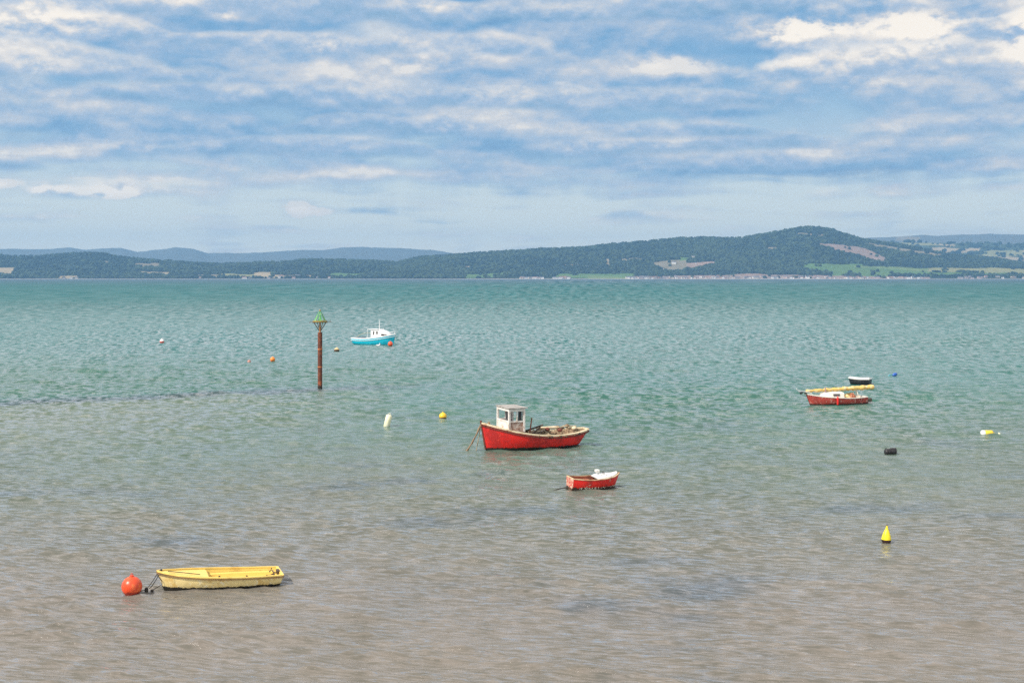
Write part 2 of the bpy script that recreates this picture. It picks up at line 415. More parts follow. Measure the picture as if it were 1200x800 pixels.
# ---- small red rowing boat
x, y = ground(697, 571.8)
t = tag(empty('rowing_boat', (x, y, 0), R(17), rx=R(1.5)), 'small peeling red tender with a white cover over its bow', 'boat')
H = Hull(2.28, 1.12, [(0, .52), (.3, .46), (.6, .47), (.85, .52), (1, .63)], [(0, .80), (.2, .94), (.45, 1), (.7, .86), (.85, .58), (.95, .26), (1, .04)],
         keel=-.14, rake=.28, strake=-.04, floor=.13, t=.035, p=(.55, 1.05), keelup=.05)
m_r2 = paint('peeling_red', (0.68, 0.016, 0.010), (.32, .014, .01), .35, .45, (.06, .03, .02), .15, 3, patch=(.62, .48, .34), patch_amt=.24)
m_tr = paint('peeling_transom', (0.46, 0.03, 0.015), (.62, .42, .3), .6, .6, (.10, .04, .02), .12, 4, patch=(.66, .52, .4), patch_amt=.5)
m_in = paint('red_brown_inside', (.30, .08, .04), (.16, .05, .03), .4, .8)
H.shell([m_r2, m_in], t)
m_cb = paint('barnacled_cream', (.62, .47, .28), (.40, .2, .1), .5, .6)
H.rail(m_cb, t, 'gunwale', .05, .035, .02, .008)
m = MB(); vs = [j / 14 for j in range(15)]
tr = [H.P(0, v, 1) for v in vs][::-1] + [H.P(0, v, -1) for v in vs][1:]
sh = Vector((-.012, 0, 0)); m.poly([p + sh for p in tr]); m.quadstrip([[p + sh for p in tr], tr]); m.build('transom', m_tr, t)
m = MB()                                                            # barnacles above the waterline
for i in range(90):
    u = random.random() * .97; sd = -1; v = random.uniform(.52, .66)
    p = H.P(u, v, sd); 
    if p.z < .02 or p.z > .14 or random.random() < .2: continue
    rr = random.uniform(.008, .022); m.lathe([(rr, -.01), (rr * .7, rr * .6), (.001, rr * .7)], p + Vector((0, -.004, 0)), 5)
m.build('barnacles', paint('barnacle', (.66, .58, .48), (.4, .34, .28)), t)['kind'] = 'stuff'
H.thwart(m_in, t, .38, .2, .34); H.sole(m_in, t, .03, .7, .15)
m_ww = paint('white_plastic', (.70, .70, .66), (.52, .52, .48), .2, .4)
m = MB(); rows = []
for i in range(11):
    u = .50 + .44 * i / 10; a = H.P(u, 1, 1); w_ = max(.02, a.y - .04); hh = .17 * math.sin(min(1, (i + .6) / 3) * math.pi / 2) * (1 - .25 * i / 10)
    rows.append([Vector((a.x, w_ * math.cos(q), a.z - .005 + hh * max(0, math.sin(q)) ** .5)) for q in [math.pi * j / 12 for j in range(13)]])
m.quadstrip(rows, flip=True); m.poly(rows[0]); m.build('bow_cover', m_ww, t, smooth=True, auto=50)
m = MB(); m.box((.12, .05, .75), (.18, .22, .12), bev=.02); m.build('white_canister', m_ww, t)
m = MB(); m.tube([(.35, -.1, .62), (.31, -.1, .73), (.36, -.08, .74), (.4, -.12, .62)], .014, 6); m.build('handle', m_dk, t)
for q in ((.2, -.30, .60), (.44, -.30, .61)): m = MB(); m.box(q, (.05, .02, .03)); m.build('cleat', m_dk, t)
xf, yf = ground(665, 572.5)
ro = tag(empty('mooring_rope', (xf, yf, 0)), 'short black mooring line with a dark float, lying off the small peeling red tender', 'rope')
m = MB(); g = ground(648, 574.5); m.tube([(-.02, 0, .06), (-.25, -.1, .045), ((g[0] - xf) * .7, (g[1] - yf) * .7, .03), (g[0] - xf, g[1] - yf, -.02)], .022, 6)
g = ground(668.5, 571); m.tube([(.0, 0, .07), (.12, .1, .16), (.2, .16, .2)], .012, 6); m.build('line', m_dk, ro, smooth=True)
m = MB(); m.lathe([(.001, -.08), (.07, -.05), (.09, .02), (.07, .09), (.001, .12)], (0, 0, .03), 10); m.build('float', m_dk, ro, smooth=True)

# ---- turquoise cabin boat
x, y = ground(439, 403.6)
t = tag(empty('cabin_boat', (x, y, 0), R(-24)), 'turquoise cabin boat with white wheelhouse and thin mast, farthest boat beyond the beacon post', 'boat')
H = Hull(6.5, 2.3, [(0, .86), (.2, .82), (.45, .88), (.7, 1.08), (.88, 1.3), (1, 1.48)],
         [(0, .70), (.12, .86), (.35, 1), (.6, .98), (.78, .8), (.9, .5), (1, .03)], keel=-.3, rake=.35, strake=.12, floor=.2, t=.07, p=(.55, 1.1), keelup=.3)
m_c = paint('turquoise_hull', (0.012, 0.50, 0.66), (.012, .42, .58), .3, .35, (.012, .03, .045), .07, 1.2, patch=(.03, .5, .62), patch_amt=.2)
m_w = paint('clean_white', (.80, .80, .80), (.68, .68, .66), .2, .35)
m_cd = paint('blue_deck', (.10, .30, .38), None, .3, .6)
m_gl = paint('dark_glass', (.03, .022, .022), (.06, .04, .04), .2, .12)
H.shell([m_c, m_w], t)
H.rail(m_w, t, 'gunwale', .12, .14, .05, .02); H.rail(m_w, t, 'rubbing_strake', .04, .06, .05, -.26)
H.deck(m_w, t, 'foredeck', .55, .98, .08, .05, .05); H.sole(m_cd, t, .04, .55, .4)
m = MB()
rows = []
def cab(xa, z, hw_, ): return [Vector((xa, -hw_, z)), Vector((xa, hw_, z))]
sec = [(-.15, .80, .78, 2.02), (.95, .80, .78, 2.06), (1.25, .76, .74, 2.0), (1.75, .68, .62, 1.92), (2.35, .50, .40, 1.62), (2.62, .36, .28, 1.22)]
for (xa, wb, wt, zt) in sec:
    zb = .85 if xa < 1 else .95
    rows.append([Vector((xa, -wb, zb)), Vector((xa - .02, -wt, zt - .08)), Vector((xa - .02, -wt + .12, zt)), Vector((xa - .02, 0, zt + .04)), Vector((xa - .02, wt - .12, zt)), Vector((xa - .02, wt, zt - .08)), Vector((xa, wb, zb))])
m.quadstrip(rows, flip=True); m.poly(rows[0][::-1]); m.poly(rows[-1]); cb = m.build('cabin', m_w, t, smooth=True, auto=25)
m = MB(); m.box((.15, 0, 2.10), (1.7, 1.72, .07), bev=.03); m.build('cabin_roof', m_w, t)
for sd in (-1, 1):
    for (xa, w_, z_, h_) in ((.30, .18, 1.62, .52), (.82, .22, 1.66, .40)):
        m = MB(); m.box((xa, sd * .795, z_), (w_, .03, h_), bev=.012, rot=Matrix.Rotation(R(6 if xa < .5 else 0), 3, 'Y')); m.build('side_window', m_gl, t)
    m = MB(); q = [(1.45, .735, 1.50), (2.05, .625, 1.46), (2.3, .53, 1.30), (1.45, .765, 1.28)]
    m.poly([(a, sd * (b + .012), c) for a, b, c in q]); m.poly([(a, sd * (b - .03), c) for a, b, c in q][::-1]); m.build('fore_window', m_gl, t)
m = MB(); m.tube([(.75, 0, 2.12), (.75, 0, 3.45)], .045, 6, r2=.03); m.box((.75, 0, 3.5), (.05, .25, .04)); m.build('mast', m_w, t)
for sy in (-.85, .85): m = MB(); m.tube([(-.65, sy, .85), (-.65, sy, 2.08)], .028, 6); m.build('roof_support', m_w, t)
m = MB(); m.tube([(1.2, .3, 2.0), (1.25, .3, 2.25)], .03, 6); m.build('horn', m_w, t)
m = MB()
for sd in (-1, 1): m.tube([(2.0, sd * .75, 1.18), (2.05, sd * .72, 1.66), (2.75, sd * .35, 1.78), (3.15, 0, 1.86), ], .022, 6)
m.tube([(3.15, 0, 1.86), (3.1, 0, 1.5)], .022, 6); m.build('bow_rail', m_w, t)
m = MB(); m.box((-2.2, 0, .72), (1.2, 1.3, .5), bev=.1); m.build('engine_box', paint('navy_cover', (.04, .06, .12)), t)
g = ground(400, 392)
m = MB(); m.tube([(-3.1, .4, .95), (-2.2, .3, 1.42), (-.7, .2, 1.62)], .03, 6); m.build('boathook', paint('pale_pole', (.5, .45, .28)), t)

ball_buoy(457.5, 405.6, .34, 'orange ball buoy in front of the turquoise cabin boat at its bow', paint('orange_red_buoy', (.75, .09, .03), (.8, .14, .05), .3, .4), sink=.12)
x, y = ground(443.5, 405.4)
t = tag(empty('gull', (x, y, 0), R(10)), 'small white seabird sitting on the water below the turquoise boat', 'bird')
m = MB(); Mx = Matrix.Rotation(R(90), 3, 'Y')
m.lathe([(.001, -.32), (.05, -.28), (.12, -.1), (.13, .05), (.09, .18), (.05, .24), (.001, .25)], (0, 0, .09), 12, Mx)
m.lathe([(.001, -.02), (.05, 0), (.045, .12), (.055, .2), (.045, .27), (.001, .3)], (.17, 0, .1), 10); m.lathe([(.02, 0), (.012, .08), (.001, .1)], (.22, 0, .33), 6, Mx)
m.build('body', m_w, t, smooth=True)
m = MB(); m.lathe([(.001, -.40), (.03, -.36), (.10, -.15), (.10, .0), (.001, .08)], (0, 0, .125), 10, Mx); m.build('wings', paint('gull_grey', (.45, .46, .48)), t, smooth=True)

# ---- sailing boat with its mast lowered
x, y = ground(978.5, 473.2)
t = tag(empty('sailing_boat', (x, y, 0), R(197)), 'faded red sailing boat with white cabin, its lowered mast wrapped in a yellow sail', 'sailboat')
H = Hull(4.75, 1.75, [(0, .50), (.2, .46), (.5, .50), (.8, .62), (1, .78)], [(0, .66), (.15, .85), (.4, 1), (.65, .92), (.82, .64), (.93, .32), (1, .03)],
         keel=-.3, rake=.42, strake=-.05, floor=.16, t=.05, p=(.6, 1.15), keelup=.2)
m_fr = paint('faded_red', (.42, .055, .04), (.30, .04, .03), .5, .5, (.03, .015, .012), .09, 2, patch=(.55, .30, .25), patch_amt=.42)
m_dw = paint('dull_white', (.76, .72, .64), (.55, .45, .34), .35, .55, None, 0, 3, patch=(.5, .36, .22), patch_amt=.15)
H.shell([m_fr, m_dw], t); H.rail(m_dw, t, 'gunwale', .08, .05, .02, .01)
H.deck(m_dw, t, 'foredeck', .42, .98, .03, .05, .03); H.sole(m_dw, t, .04, .42, .25, 'cockpit_floor')
m = MB(); rows = []
for (xa, wb, wt, zt) in [(-.45, .56, .50, .86), (.3, .55, .48, .88), (.95, .46, .38, .84), (1.25, .36, .22, .66)]:
    rows.append([Vector((xa, -wb, .48)), Vector((xa, -wt, zt - .05)), Vector((xa, -wt + .1, zt)), Vector((xa, 0, zt + .05)), Vector((xa, wt - .1, zt)), Vector((xa, wt, zt - .05)), Vector((xa, wb, .48))])
m.quadstrip(rows, flip=True); m.poly(rows[0][::-1]); m.poly(rows[-1]); m.build('cabin', m_dw, t, smooth=True, auto=25)
for sd in (-1, 1):
    m = MB(); m.box((.18, sd * .535, .70), (.52, .02, .16), bev=.009, rot=Matrix.Rotation(sd * R(10), 3, 'X')); m.build('cabin_window', paint('window_grey', (.10, .09, .09), None, .2, .2), t)
m_sail = paint('yellow_sail', (.70, .47, .13), (.78, .66, .42), .5, .8, None, 0, 4, patch=(.80, .76, .66), patch_amt=.3)
m = MB(); m.tube([(2.95, 0, .93), (-3.3, 0, 1.10)], .035, 8); m.build('mast', paint('grey_alloy', (.4, .4, .4), None, .2, .4), t)
m = MB(); pts = [Vector((2.35 - 5.5 * i / 40, .02 * math.sin(i), .99 + .17 * i / 40 + .015 * math.sin(i * 1.7))) for i in range(41)]
m.tube(pts, lambda u: (.10 + .075 * u) + .022 * math.sin(u * 47) + .012 * math.sin(u * 91 + 1), 10)
for i in range(0, 40, 5): m.tube([pts[i] + Vector((.02, 0, -.12)), pts[i] + Vector((-.02, .05, -.14))], .02, 5)
m.build('furled_sail', m_sail, t, smooth=True)
m = MB(); m.tube([(-1.85, .25, .4), (-1.75, 0, 1.03)], .03, 6); m.tube([(-1.85, -.25, .4), (-1.75, 0, 1.03)], .03, 6); m.build('mast_crutch', m_dw, t)
m = MB(); m.tube([(1.95, .3, .62), (2.05, .28, .86), (2.5, 0, .98), (2.05, -.28, .86), (1.95, -.3, .62)], .018, 6); m.tube([(2.45, 0, .76), (2.5, 0, .98)], .018, 6); m.tube([(2.5, 0, .98), (3.05, .1, 1.05), (3.2, .12, 1.2)], .03, 6); m.build('pulpit', m_w, t)
m = MB(); m.lathe([(.001, -.1), (.07, -.08), (.08, .06), (.001, .1)], (2.75, 0, .86), 8, Mx); m.build('roller_drum', m_dk, t); m = MB(); m.lathe([(.001, -.1), (.06, -.08), (.06, .06), (.001, .1)], (2.45, .08, .84), 8, Mx); m.build('roller_drum', m_dk, t)
heap(t, 'cockpit_clutter', m_sail, -1.1, 0, .3, .55, .45, .5, 21, 14)
heap(t, 'cockpit_clutter', paint('rust_cloth', (.40, .13, .06), (.6, .4, .25)), -1.25, .3, .35, .28, .2, .55, 5, 10)
m = MB(); m.tube([(.9, .2, .88), (.9, .2, 1.22)], .04, 6); m.build('vent_post', paint('mauve_vent', (.35, .22, .26)), t)
m = MB(); m.lathe([(.001, -.30), (.06, -.28), (.075, -.2), (.075, .2), (.06, .28), (.02, .3), (.02, .36), (.001, .36)], (.33, .95, .30), 12)
m.build('fender', paint('red_fender', (.72, .02, .015), None, .1, .4), t, smooth=True)
m = MB(); m.box((-2.75, .0, .22), (.55, .26, .30), bev=.05); m.box((-2.5, 0, .12), (.35, .06, .5)); m.build('rudder', paint('dark_olive', (.07, .06, .045), (.13, .12, .1)), t)

# ---- black tender behind
x, y = ground(1007.5, 449.8)
t = tag(empty('tender', (x, y, 0), R(152)), 'black hulled tender with a white top, lying behind the mast of the sailing boat', 'dinghy')
H = Hull(1.85, 1.15, [(0, .46), (.5, .45), (1, .52)], [(0, .86), (.2, .97), (.5, 1), (.75, .9), (.9, .7), (1, .42)], keel=-.1, rake=.16, strake=.02, floor=.13, t=.05, p=(.42, .7), keelup=.04)
m_bk = paint('black_hull', (.014, .015, .02), (.03, .03, .035), .3, .45)
H.shell([m_bk, m_ww], t); H.rail(m_ww, t, 'gunwale', .10, .08, .03, .02); H.deck(m_ww, t, 'cover', .03, .97, -.02, .10, .06, thick=.04)
m = MB(); a = H.P(.93, 1, 1); m.box((a.x - .12, a.y * .92, .30), (.12, .03, .26), Matrix.Rotation(-.5, 3, 'Z')); m.build('bow_patch', m_cream, t)

# ---- beacon post
x, y = ground(375, 457)
t = tag(empty('beacon_post', (x, y, 0), R(12)), 'rusty steel beacon post with a green triangular topmark standing in the water', 'beacon')
m_rp = paint('rusty_post', (.30, .08, .03), (.10, .032, .02), .9, .85, (.02, .014, .01), .42, 2.2, patch=(.55, .19, .05), patch_amt=.3)
m = MB(); m.tube([(0, 0, -1.5), (0, 0, 1.0), (0, 0, 2.2), (0, 0, 4.72)], .185, 18); 
m.build('pile', m_rp, t, smooth=True, auto=40)
for z_ in (1.9, 3.35): m = MB(); m.tube([(0, 0, z_ - .04), (0, 0, z_ + .04)], .20, 18); m.build('collar', paint('rust_collar', (.50, .16, .05), (.25, .07, .03)), t)
m = MB(); m.tube([(0, 0, 4.725), (0, 0, 5.2), (0, 0, 5.72)], .075, 10); m.build('topmark_pole', paint('orange_rust', (.42, .20, .07), (.2, .09, .04)), t)
m_dr = paint('dark_rust', (.14, .07, .045), (.07, .04, .03), .5, .85)
for k_ in range(4):
    an = k_ * math.pi / 2 + .35; cx, cy = math.cos(an), math.sin(an)
    m = MB(); m.tube([(cx * .07, cy * .07, 4.85), (cx * .52, cy * .52, 5.50)], .032, 6); m.build('strut', m_dr, t)
m = MB(); m.box((0, 0, 5.53), (1.25, .07, .07)); m.box((0, 0, 5.532), (.07, 1.25, .062)); m.tube([(-.85, 0, 5.56), (.95, 0, 5.56)], .018, 5)
m.tube([(.80, 0, 5.56), (.84, 0, 5.72)], .02, 5); m.tube([(-.80, 0, 5.56), (-.84, 0, 5.46)], .02, 5); m.build('cross_arms', m_dr, t)
m_gr = paint('green_topmark', (.035, .24, .075), (.20, .42, .17), .5, .6, patch=(.55, .62, .34), patch_amt=.34)
for k_ in range(6):
    a0 = 2 * math.pi * (k_ + .17) / 6; a1 = 2 * math.pi * (k_ + .75) / 6
    m = MB(); zb, zt, rb, rt = 5.60, 6.50, .54, .05; pts = [(math.cos(q) * r_, math.sin(q) * r_, z_) for q, r_, z_ in ((a0, rb, zb), (a1, rb, zb), (a1, rt, zt), (a0, rt, zt))]
    inn = [(p[0] * .94, p[1] * .94, p[2] - .02) for p in pts]
    m.poly(pts); m.poly(inn[::-1])
    for i in range(4): j = (i + 1) % 4; m.poly([pts[j], pts[i], inn[i], inn[j]])
    m.build('topmark_slat', m_gr, t)
m = MB(); m.lathe([(.56, 5.54), (.59, 5.57), (.59, 5.66), (.55, 5.68), (.54, 5.54)], n=24); m.build('topmark_ring', paint('ochre_rust', (.30, .22, .07), (.2, .1, .04)), t); m = MB(); m.lathe([(.07, 6.42), (.08, 6.46), (.05, 6.58), (.001, 6.60)], n=12); m.build('topmark_cap', paint('ochre_rust', (.48, .33, .08), (.2, .1, .04)), t)

# ---- buoys
def cyl_float(px, row, r, L_, label, mat, up=True, lean=10, rz=0, name='float_buoy', cap=None):
    x, y = ground(px, row); o = tag(empty(name, (x, y, 0), R(rz)), label, 'buoy')
    M = Matrix.Rotation(R(lean if up else 90), 3, 'Y'); m = MB()
    z0_, c = (-.12 * L_ if up else -L_ / 2), ((0, 0, 0) if up else (0, 0, r * .55))
    g = r * .3
    m.lathe([(.001, z0_), (r - g, z0_), (r, z0_ + g), (r, z0_ + L_ - g), (r - g, z0_ + L_), (.001, z0_ + L_)], c, 20, M); m.build('float', mat, o, smooth=True, auto=50)
    m = MB(); e = Vector(c) + M @ Vector((0, 0, z0_ + L_)); d = M @ Vector((0, 0, 1)); sd = M @ Vector((1, 0, 0))
    m.tube([e + d * (r * .28) + (d * math.sin(k) + sd * math.cos(k)) * r * .3 for k in [math.pi * 2 * i / 12 for i in range(13)]], r * .08, 6); m.build('eye', cap or mat, o, smooth=True)
    return o
m_wb = paint('white_red_buoy', (.82, .80, .78), (.7, .65, .6), .2, .4, (.62, .06, .03), .31)
ball_buoy(189.8, 402, .32, 'small white ball buoy with an orange red base, far out toward open water', m_wb, sink=.2)
ball_buoy(319.5, 423.3, .28, 'small orange ball buoy afloat in open water some way from the rusty beacon post', paint('amber_buoy', (.80, .26, .04), (.72, .12, .04), .4, .4), sink=.25)
ball_buoy(394.5, 411.8, .34, 'half sunk tan and dark buoy just beside the rusty beacon post', paint('tan_buoy', (.60, .47, .24), (.4, .28, .12), .4, .6, (.06, .035, .02), .22), sink=.6, tilt=14)
ball_buoy(292, 424.5, .2, 'very small dull pink buoy nearly awash beside the small orange ball buoy', paint('pink_buoy', (.45, .22, .18), None, .3, .6), sink=.7)
ball_buoy(519, 491.3, .25, 'yellow ball buoy with a dark and red underside near the red fishing boat', paint('yellow_dark_buoy', (.80, .50, .03), (.72, .36, .03), .4, .4, (.07, .015, .012), .17), sink=.22)
cyl_float(453, 499.3, .19, .82, 'upright pale cream cylindrical float leaning slightly, near the yellow ball buoy', paint('cream_float', (.76, .73, .50), (.8, .78, .66), .4, .5), lean=14)
cyl_float(1156.5, 509.8, .19, .70, 'yellow drum float with one white end lying flat on the water', paint('yellow_drum', (.80, .60, .05), (.75, .5, .04), .3, .4), up=False, rz=4)
x, y = ground(1156.5, 509.8); 
o = [q for q in col.objects if q.name.startswith('float_buoy')][-1]
m = MB(); m.lathe([(.001, -.355), (.133, -.355), (.194, -.295), (.194, -.15)], (0, 0, .1045), 20, Matrix.Rotation(R(90), 3, 'Y')); m.build('white_end', m_ww, o, smooth=True, auto=50)
ball_buoy(1170.5, 510.3, .12, 'little cream float on the water at the end of the yellow drum float', paint('cream_float', (.76, .73, .50)), sink=.3, squash=.8)
# black lump buoy
x, y = ground(1043.5, 531)
o = tag(empty('drum_buoy', (x, y, 0), R(8)), 'black barrel buoy floating on its side in the open shallows', 'buoy')
m_bl = paint('black_rubber', (.012, .011, .014), (.035, .033, .036), .4, .5, scale=6)
m = MB(); m.lathe([(.001, -.31), (.12, -.31), (.16, -.27), (.172, -.1), (.16, -.02), (.176, .06), (.188, .16), (.176, .27), (.12, .31), (.001, .31)], (0, 0, .09), 18, Matrix.Rotation(R(84), 3, 'Y')); m.build('barrel', m_bl, o, smooth=True, auto=50)
m = MB()
for xx in (-.24, .02, .26): m.tube([(xx + .02 * math.sin(k), math.cos(k) * .185, .09 + math.sin(k) * .185) for k in [math.pi * 2 * i / 20 for i in range(21)]], .014, 6, cap=False)
m.build('hoop', m_bl, o, smooth=True)
# yellow cone buoy
x, y = ground(1038.5, 634.5)
o = tag(empty('cone_buoy', (x, y, .02), 0, ry=R(3)), 'bright yellow pear shaped buoy with a dark waterline band, alone in the shallows', 'buoy')
m = MB(); m.lathe([(.001, -.12), (.09, -.10), (.15, -.02), (.17, .06)], n=24); m.build('base', paint('dark_band', (.035, .02, .018), (.1, .03, .02)), o, smooth=True)
m = MB(); m.lathe([(.169, .062), (.165, .10), (.145, .19), (.112, .29), (.072, .38), (.04, .45), (.033, .50), (.028, .53), (.001, .54)], n=24); m.build('cone', paint('lemon_yellow', (.85, .68, .02), (.85, .60, .02), .2, .35), o, smooth=True, auto=60)
m = MB(); m.tube([(math.cos(k) * .025, 0, .555 + math.sin(k) * .03) for k in [math.pi * 2 * i / 12 for i in range(13)]], .009, 6); m.build('eye', m_dk, o)
# blue float
x, y = ground(1048.5, 440.6)
o = tag(empty('float_buoy', (x, y, 0), R(20)), 'small blue float on the far side of the sailing boat, beyond the black tender', 'buoy')
m = MB(); m.lathe([(.001, -.28), (.09, -.25), (.17, -.05), (.17, .1), (.10, .24), (.001, .28)], (0, 0, .14), 14, Matrix.Rotation(R(75), 3, 'Y')); m.build('float', paint('blue_float', (.02, .10, .40), (.03, .16, .5), .3, .4), o, smooth=True)
m = MB(); m.tube([(-.2, 0, .1), (-.55, 0, .14), (-.8, -.1, -.02)], .05, 6); m.build('tail_rope', paint('teal_rope', (.05, .35, .42)), o, smooth=True)

# ------------------------------------------------------------------ sea
def fbm2(x, y, seed=0, oct=4, rough=.5):
    """cheap value noise with numpy"""
    out = np.zeros_like(x); amp = 1.0; tot = 0
    for o in range(oct):
        xi = np.floor(x).astype(np.int64); yi = np.floor(y).astype(np.int64); xf = x - xi; yf = y - yi
        u = xf * xf * (3 - 2 * xf); v = yf * yf * (3 - 2 * yf)
        def h(a, b):
            n = (a * 374761393 + b * 668265263 + (seed + o) * 974634777) & 0xffffffff
            n = ((n ^ (n >> 13)) * 1274126177) & 0xffffffff
            return ((n ^ (n >> 16)) & 0xffff) / 65535.0
        out += amp * ((h(xi, yi) * (1 - u) + h(xi + 1, yi) * u) * (1 - v) + (h(xi, yi + 1) * (1 - u) + h(xi + 1, yi + 1) * u) * v)
        tot += amp; amp *= rough; x = x * 2.03 + 17.1; y = y * 2.03 + 5.7
    return out / tot

def grid_mesh(name, X, Y, Z, mat, color=None, smooth=True, kind='structure'):
    nr, nc = X.shape; me = bpy.data.meshes.new(name)
    me.vertices.add(nr * nc); me.vertices.foreach_set('co', np.stack([X, Y, Z], -1).astype(np.float32).ravel())
    i = np.arange(nr - 1)[:, None] * nc + np.arange(nc - 1)[None, :]
    q = np.stack([i, i + 1, i + 1 + nc, i + nc], -1).reshape(-1, 4); n = len(q)
    me.loops.add(n * 4); me.loops.foreach_set('vertex_index', q.ravel().astype(np.int32))
    me.polygons.add(n); me.polygons.foreach_set('loop_start', (np.arange(n) * 4).astype(np.int32))
    if smooth: me.polygons.foreach_set('use_smooth', np.ones(n, bool))
    me.update(calc_edges=True)
    if color is not None:
        ca = me.color_attributes.new('cover', 'FLOAT_COLOR', 'POINT')
        ca.data.foreach_set('color', np.concatenate([color.reshape(-1, 3), np.ones((nr * nc, 1))], 1).astype(np.float32).ravel())
    me.materials.append(mat)
    o = bpy.data.objects.new(name, me); col.objects.link(o); o['kind'] = kind; return o

HF = CAM_H * F
rows_s = np.concatenate([np.linspace(495, 12, 1500), np.linspace(11.6, 1.0, 60)])   # inverse-distance spacing: fine near, coarse far
Yr = HF / rows_s
Yr = np.concatenate([[-400, -100, 0, 15, 24], Yr, [15500, 16850]])
tc_ = np.concatenate([[-1.2, -.9, -.65], np.linspace(-.46, .46, 1500), [.65, .9, 1.2]])
Wd = np.maximum(Yr, 29.0) + np.maximum(0, 400 - Yr) * 0  
X = tc_[None, :] * Wd[:, None]; Y = np.repeat(Yr[:, None], len(tc_), 1)
X[:, 0] -= 900; X[:, -1] += 900
dY = np.abs(np.gradient(Yr)); dX = (.92 / 1500) * Wd
Z = np.zeros_like(X)
wr = np.random.default_rng(3)
NC = 84
patch = fbm2(X / 22 + 50, Y / 34 + 9, 5, 3)
gust = .55 + 1.0 * patch
for k in range(NC):
    lam = .30 * (9.0 / .30) ** (k / (NC - 1)) * wr.uniform(.93, 1.07)
    ang = wr.normal(.30, .26 if lam < 2.5 else .4)                       # crests lie nearly across the view
    kx, ky = 2 * math.pi / lam * math.sin(ang), 2 * math.pi / lam * math.cos(ang)
    amp = .0044 * min(lam, 1.0 + .08 * lam) ** .85 * wr.uniform(.6, 1.4)
    att = np.clip((lam / (2.4 * dY) - 1) / 1.0, 0, 1)
    rsel = np.where(att > 0)[0]
    if len(rsel) == 0: continue
    a, b = rsel[0], rsel[-1] + 1
    ph = kx * X[a:b] + ky * Y[a:b] + wr.uniform(0, 6.28) + 1.2 * (patch[a:b])
    s_ = np.sin(ph)
    Z[a:b] += (amp * att[a:b])[:, None] * (s_ + .28 * (s_ * s_ - .5))
Z *= gust
for a in range(0, len(Yr), 100):
    q = Z[a:a + 100]; sg = q.std() + 1e-5; Z[a:a + 100] = q + .22 * (q * q / sg - sg)
Z *= (1 + .8 * np.clip((Yr - 80) / 150, 0, 1))[:, None]
near_fade = np.clip((Yr - 20) / 8, 0, 1) * np.clip((2500 - Yr) / 1000, 0, 1)
Z *= near_fade[:, None]

mw, k, b = new_mat('sea_water')
geo = k.node('ShaderNodeNewGeometry'); P = geo.outputs['Position']; px_, py_, pz_ = k.sep(P)[:]
big = k.noise(k.comb(k.mul(px_, .035), k.mul(py_, .018), 0), 1, 4, .55)
big2 = k.noise(k.comb(k.mul(px_, .007), k.mul(py_, .0022), 4.0), 1, 3, .5)
# distance from the beach: the bed shelves away and the water turns from sandy to green to teal
dist = k.m('MAXIMUM', k.add(py_, k.mul(k.sub(big, .5), k.mul(py_, .55))), 10.0)
dep = k.div(31.0, dist)
body = k.ramp(dep, [(.0, (.14, .15, .20)), (.006, (.040, .11, .16)), (.02, (.010, .142, .158)), (.13, (.012, .152, .158)), (.22, (.034, .165, .145)), (.32, (.075, .175, .14)),
                    (.46, (.135, .175, .14)), (.60, (.175, .176, .15)), (.80, (.205, .184, .16)), (1.0, (.208, .184, .155))])
# the sand bank on the near left: pale water over it, a dark ripple line along its edge
edge = k.sub(py_, k.add(119.0, k.add(k.mul(px_, .55), k.mul(k.sub(k.noise(k.comb(k.mul(px_, .25), k.mul(py_, .05), 2.), 1, 4, .6), .5), 9.0))))
fx = k.rng(px_, -26, -4, 1, 0)
bank = k.mul(k.rng(edge, -2.5, 2.5, 1, 0), k.mul(fx, k.rng(py_, 58, 92)))
body = k.mix(k.mul(bank, .65), body, (.20, .215, .16))
line = k.mul(k.mul(k.rng(edge, -2.5, 1.0), k.rng(edge, 1.0, 7.0, 1, 0)), k.rng(px_, -20, -2, 1, 0))
body = k.mix(k.mul(line, .6), body, (.05, .05, .085))
beyond = k.mul(k.mul(k.rng(edge, 4, 10), k.rng(py_, 175, 115)), k.rng(px_, -30, 30, .9, .25))
body = k.mix(k.mul(beyond, .5), body, (.04, .12, .05))
# wind-darkened patches
wp = k.noise(k.comb(k.mul(px_, .10), k.mul(py_, .16), 7.), 1, 4, .6)
wpm = k.mul(k.rng(wp, .56, .70), k.rng(py_, 110, 60))
body = k.mix(k.mul(wpm, .55), body, (.075, .11, .15))
vv = k.noise(k.comb(k.mul(px_, .45), k.mul(py_, .16), 1.), 1, 6, .7)
body = k.mix(k.rng(vv, .35, .7, 0, .35), body, k.mix(1.0, body, (.45, .5, .45), 'MULTIPLY'))
v2 = k.noise(k.comb(k.mul(px_, .42), k.mul(py_, .014), 1.), 1, 6, .75)
body = k.mix(k.mul(k.rng(v2, .42, .60, 0, .6), k.rng(py_, 200, 450)), body, k.mix(1.0, body, (.5, .62, .62), 'MULTIPLY'))
v3 = k.noise(k.comb(k.mul(px_, 1.5), k.mul(py_, .10), 5.), 1, 5, .7)
body = k.mix(k.mul(k.rng(v3, .42, .60, 0, .65), k.mul(k.rng(py_, 90, 180), k.rng(py_, 900, 400))), body, k.mix(1.0, body, (.5, .62, .60), 'MULTIPLY'))
v5 = k.noise(k.comb(k.mul(px_, .12), k.mul(py_, .0022), 6.), 1, 6, .75)
body = k.mix(k.mul(k.rng(v5, .42, .60, 0, .55), k.rng(py_, 500, 1100)), body, k.mix(1.0, body, (.5, .62, .62), 'MULTIPLY'))
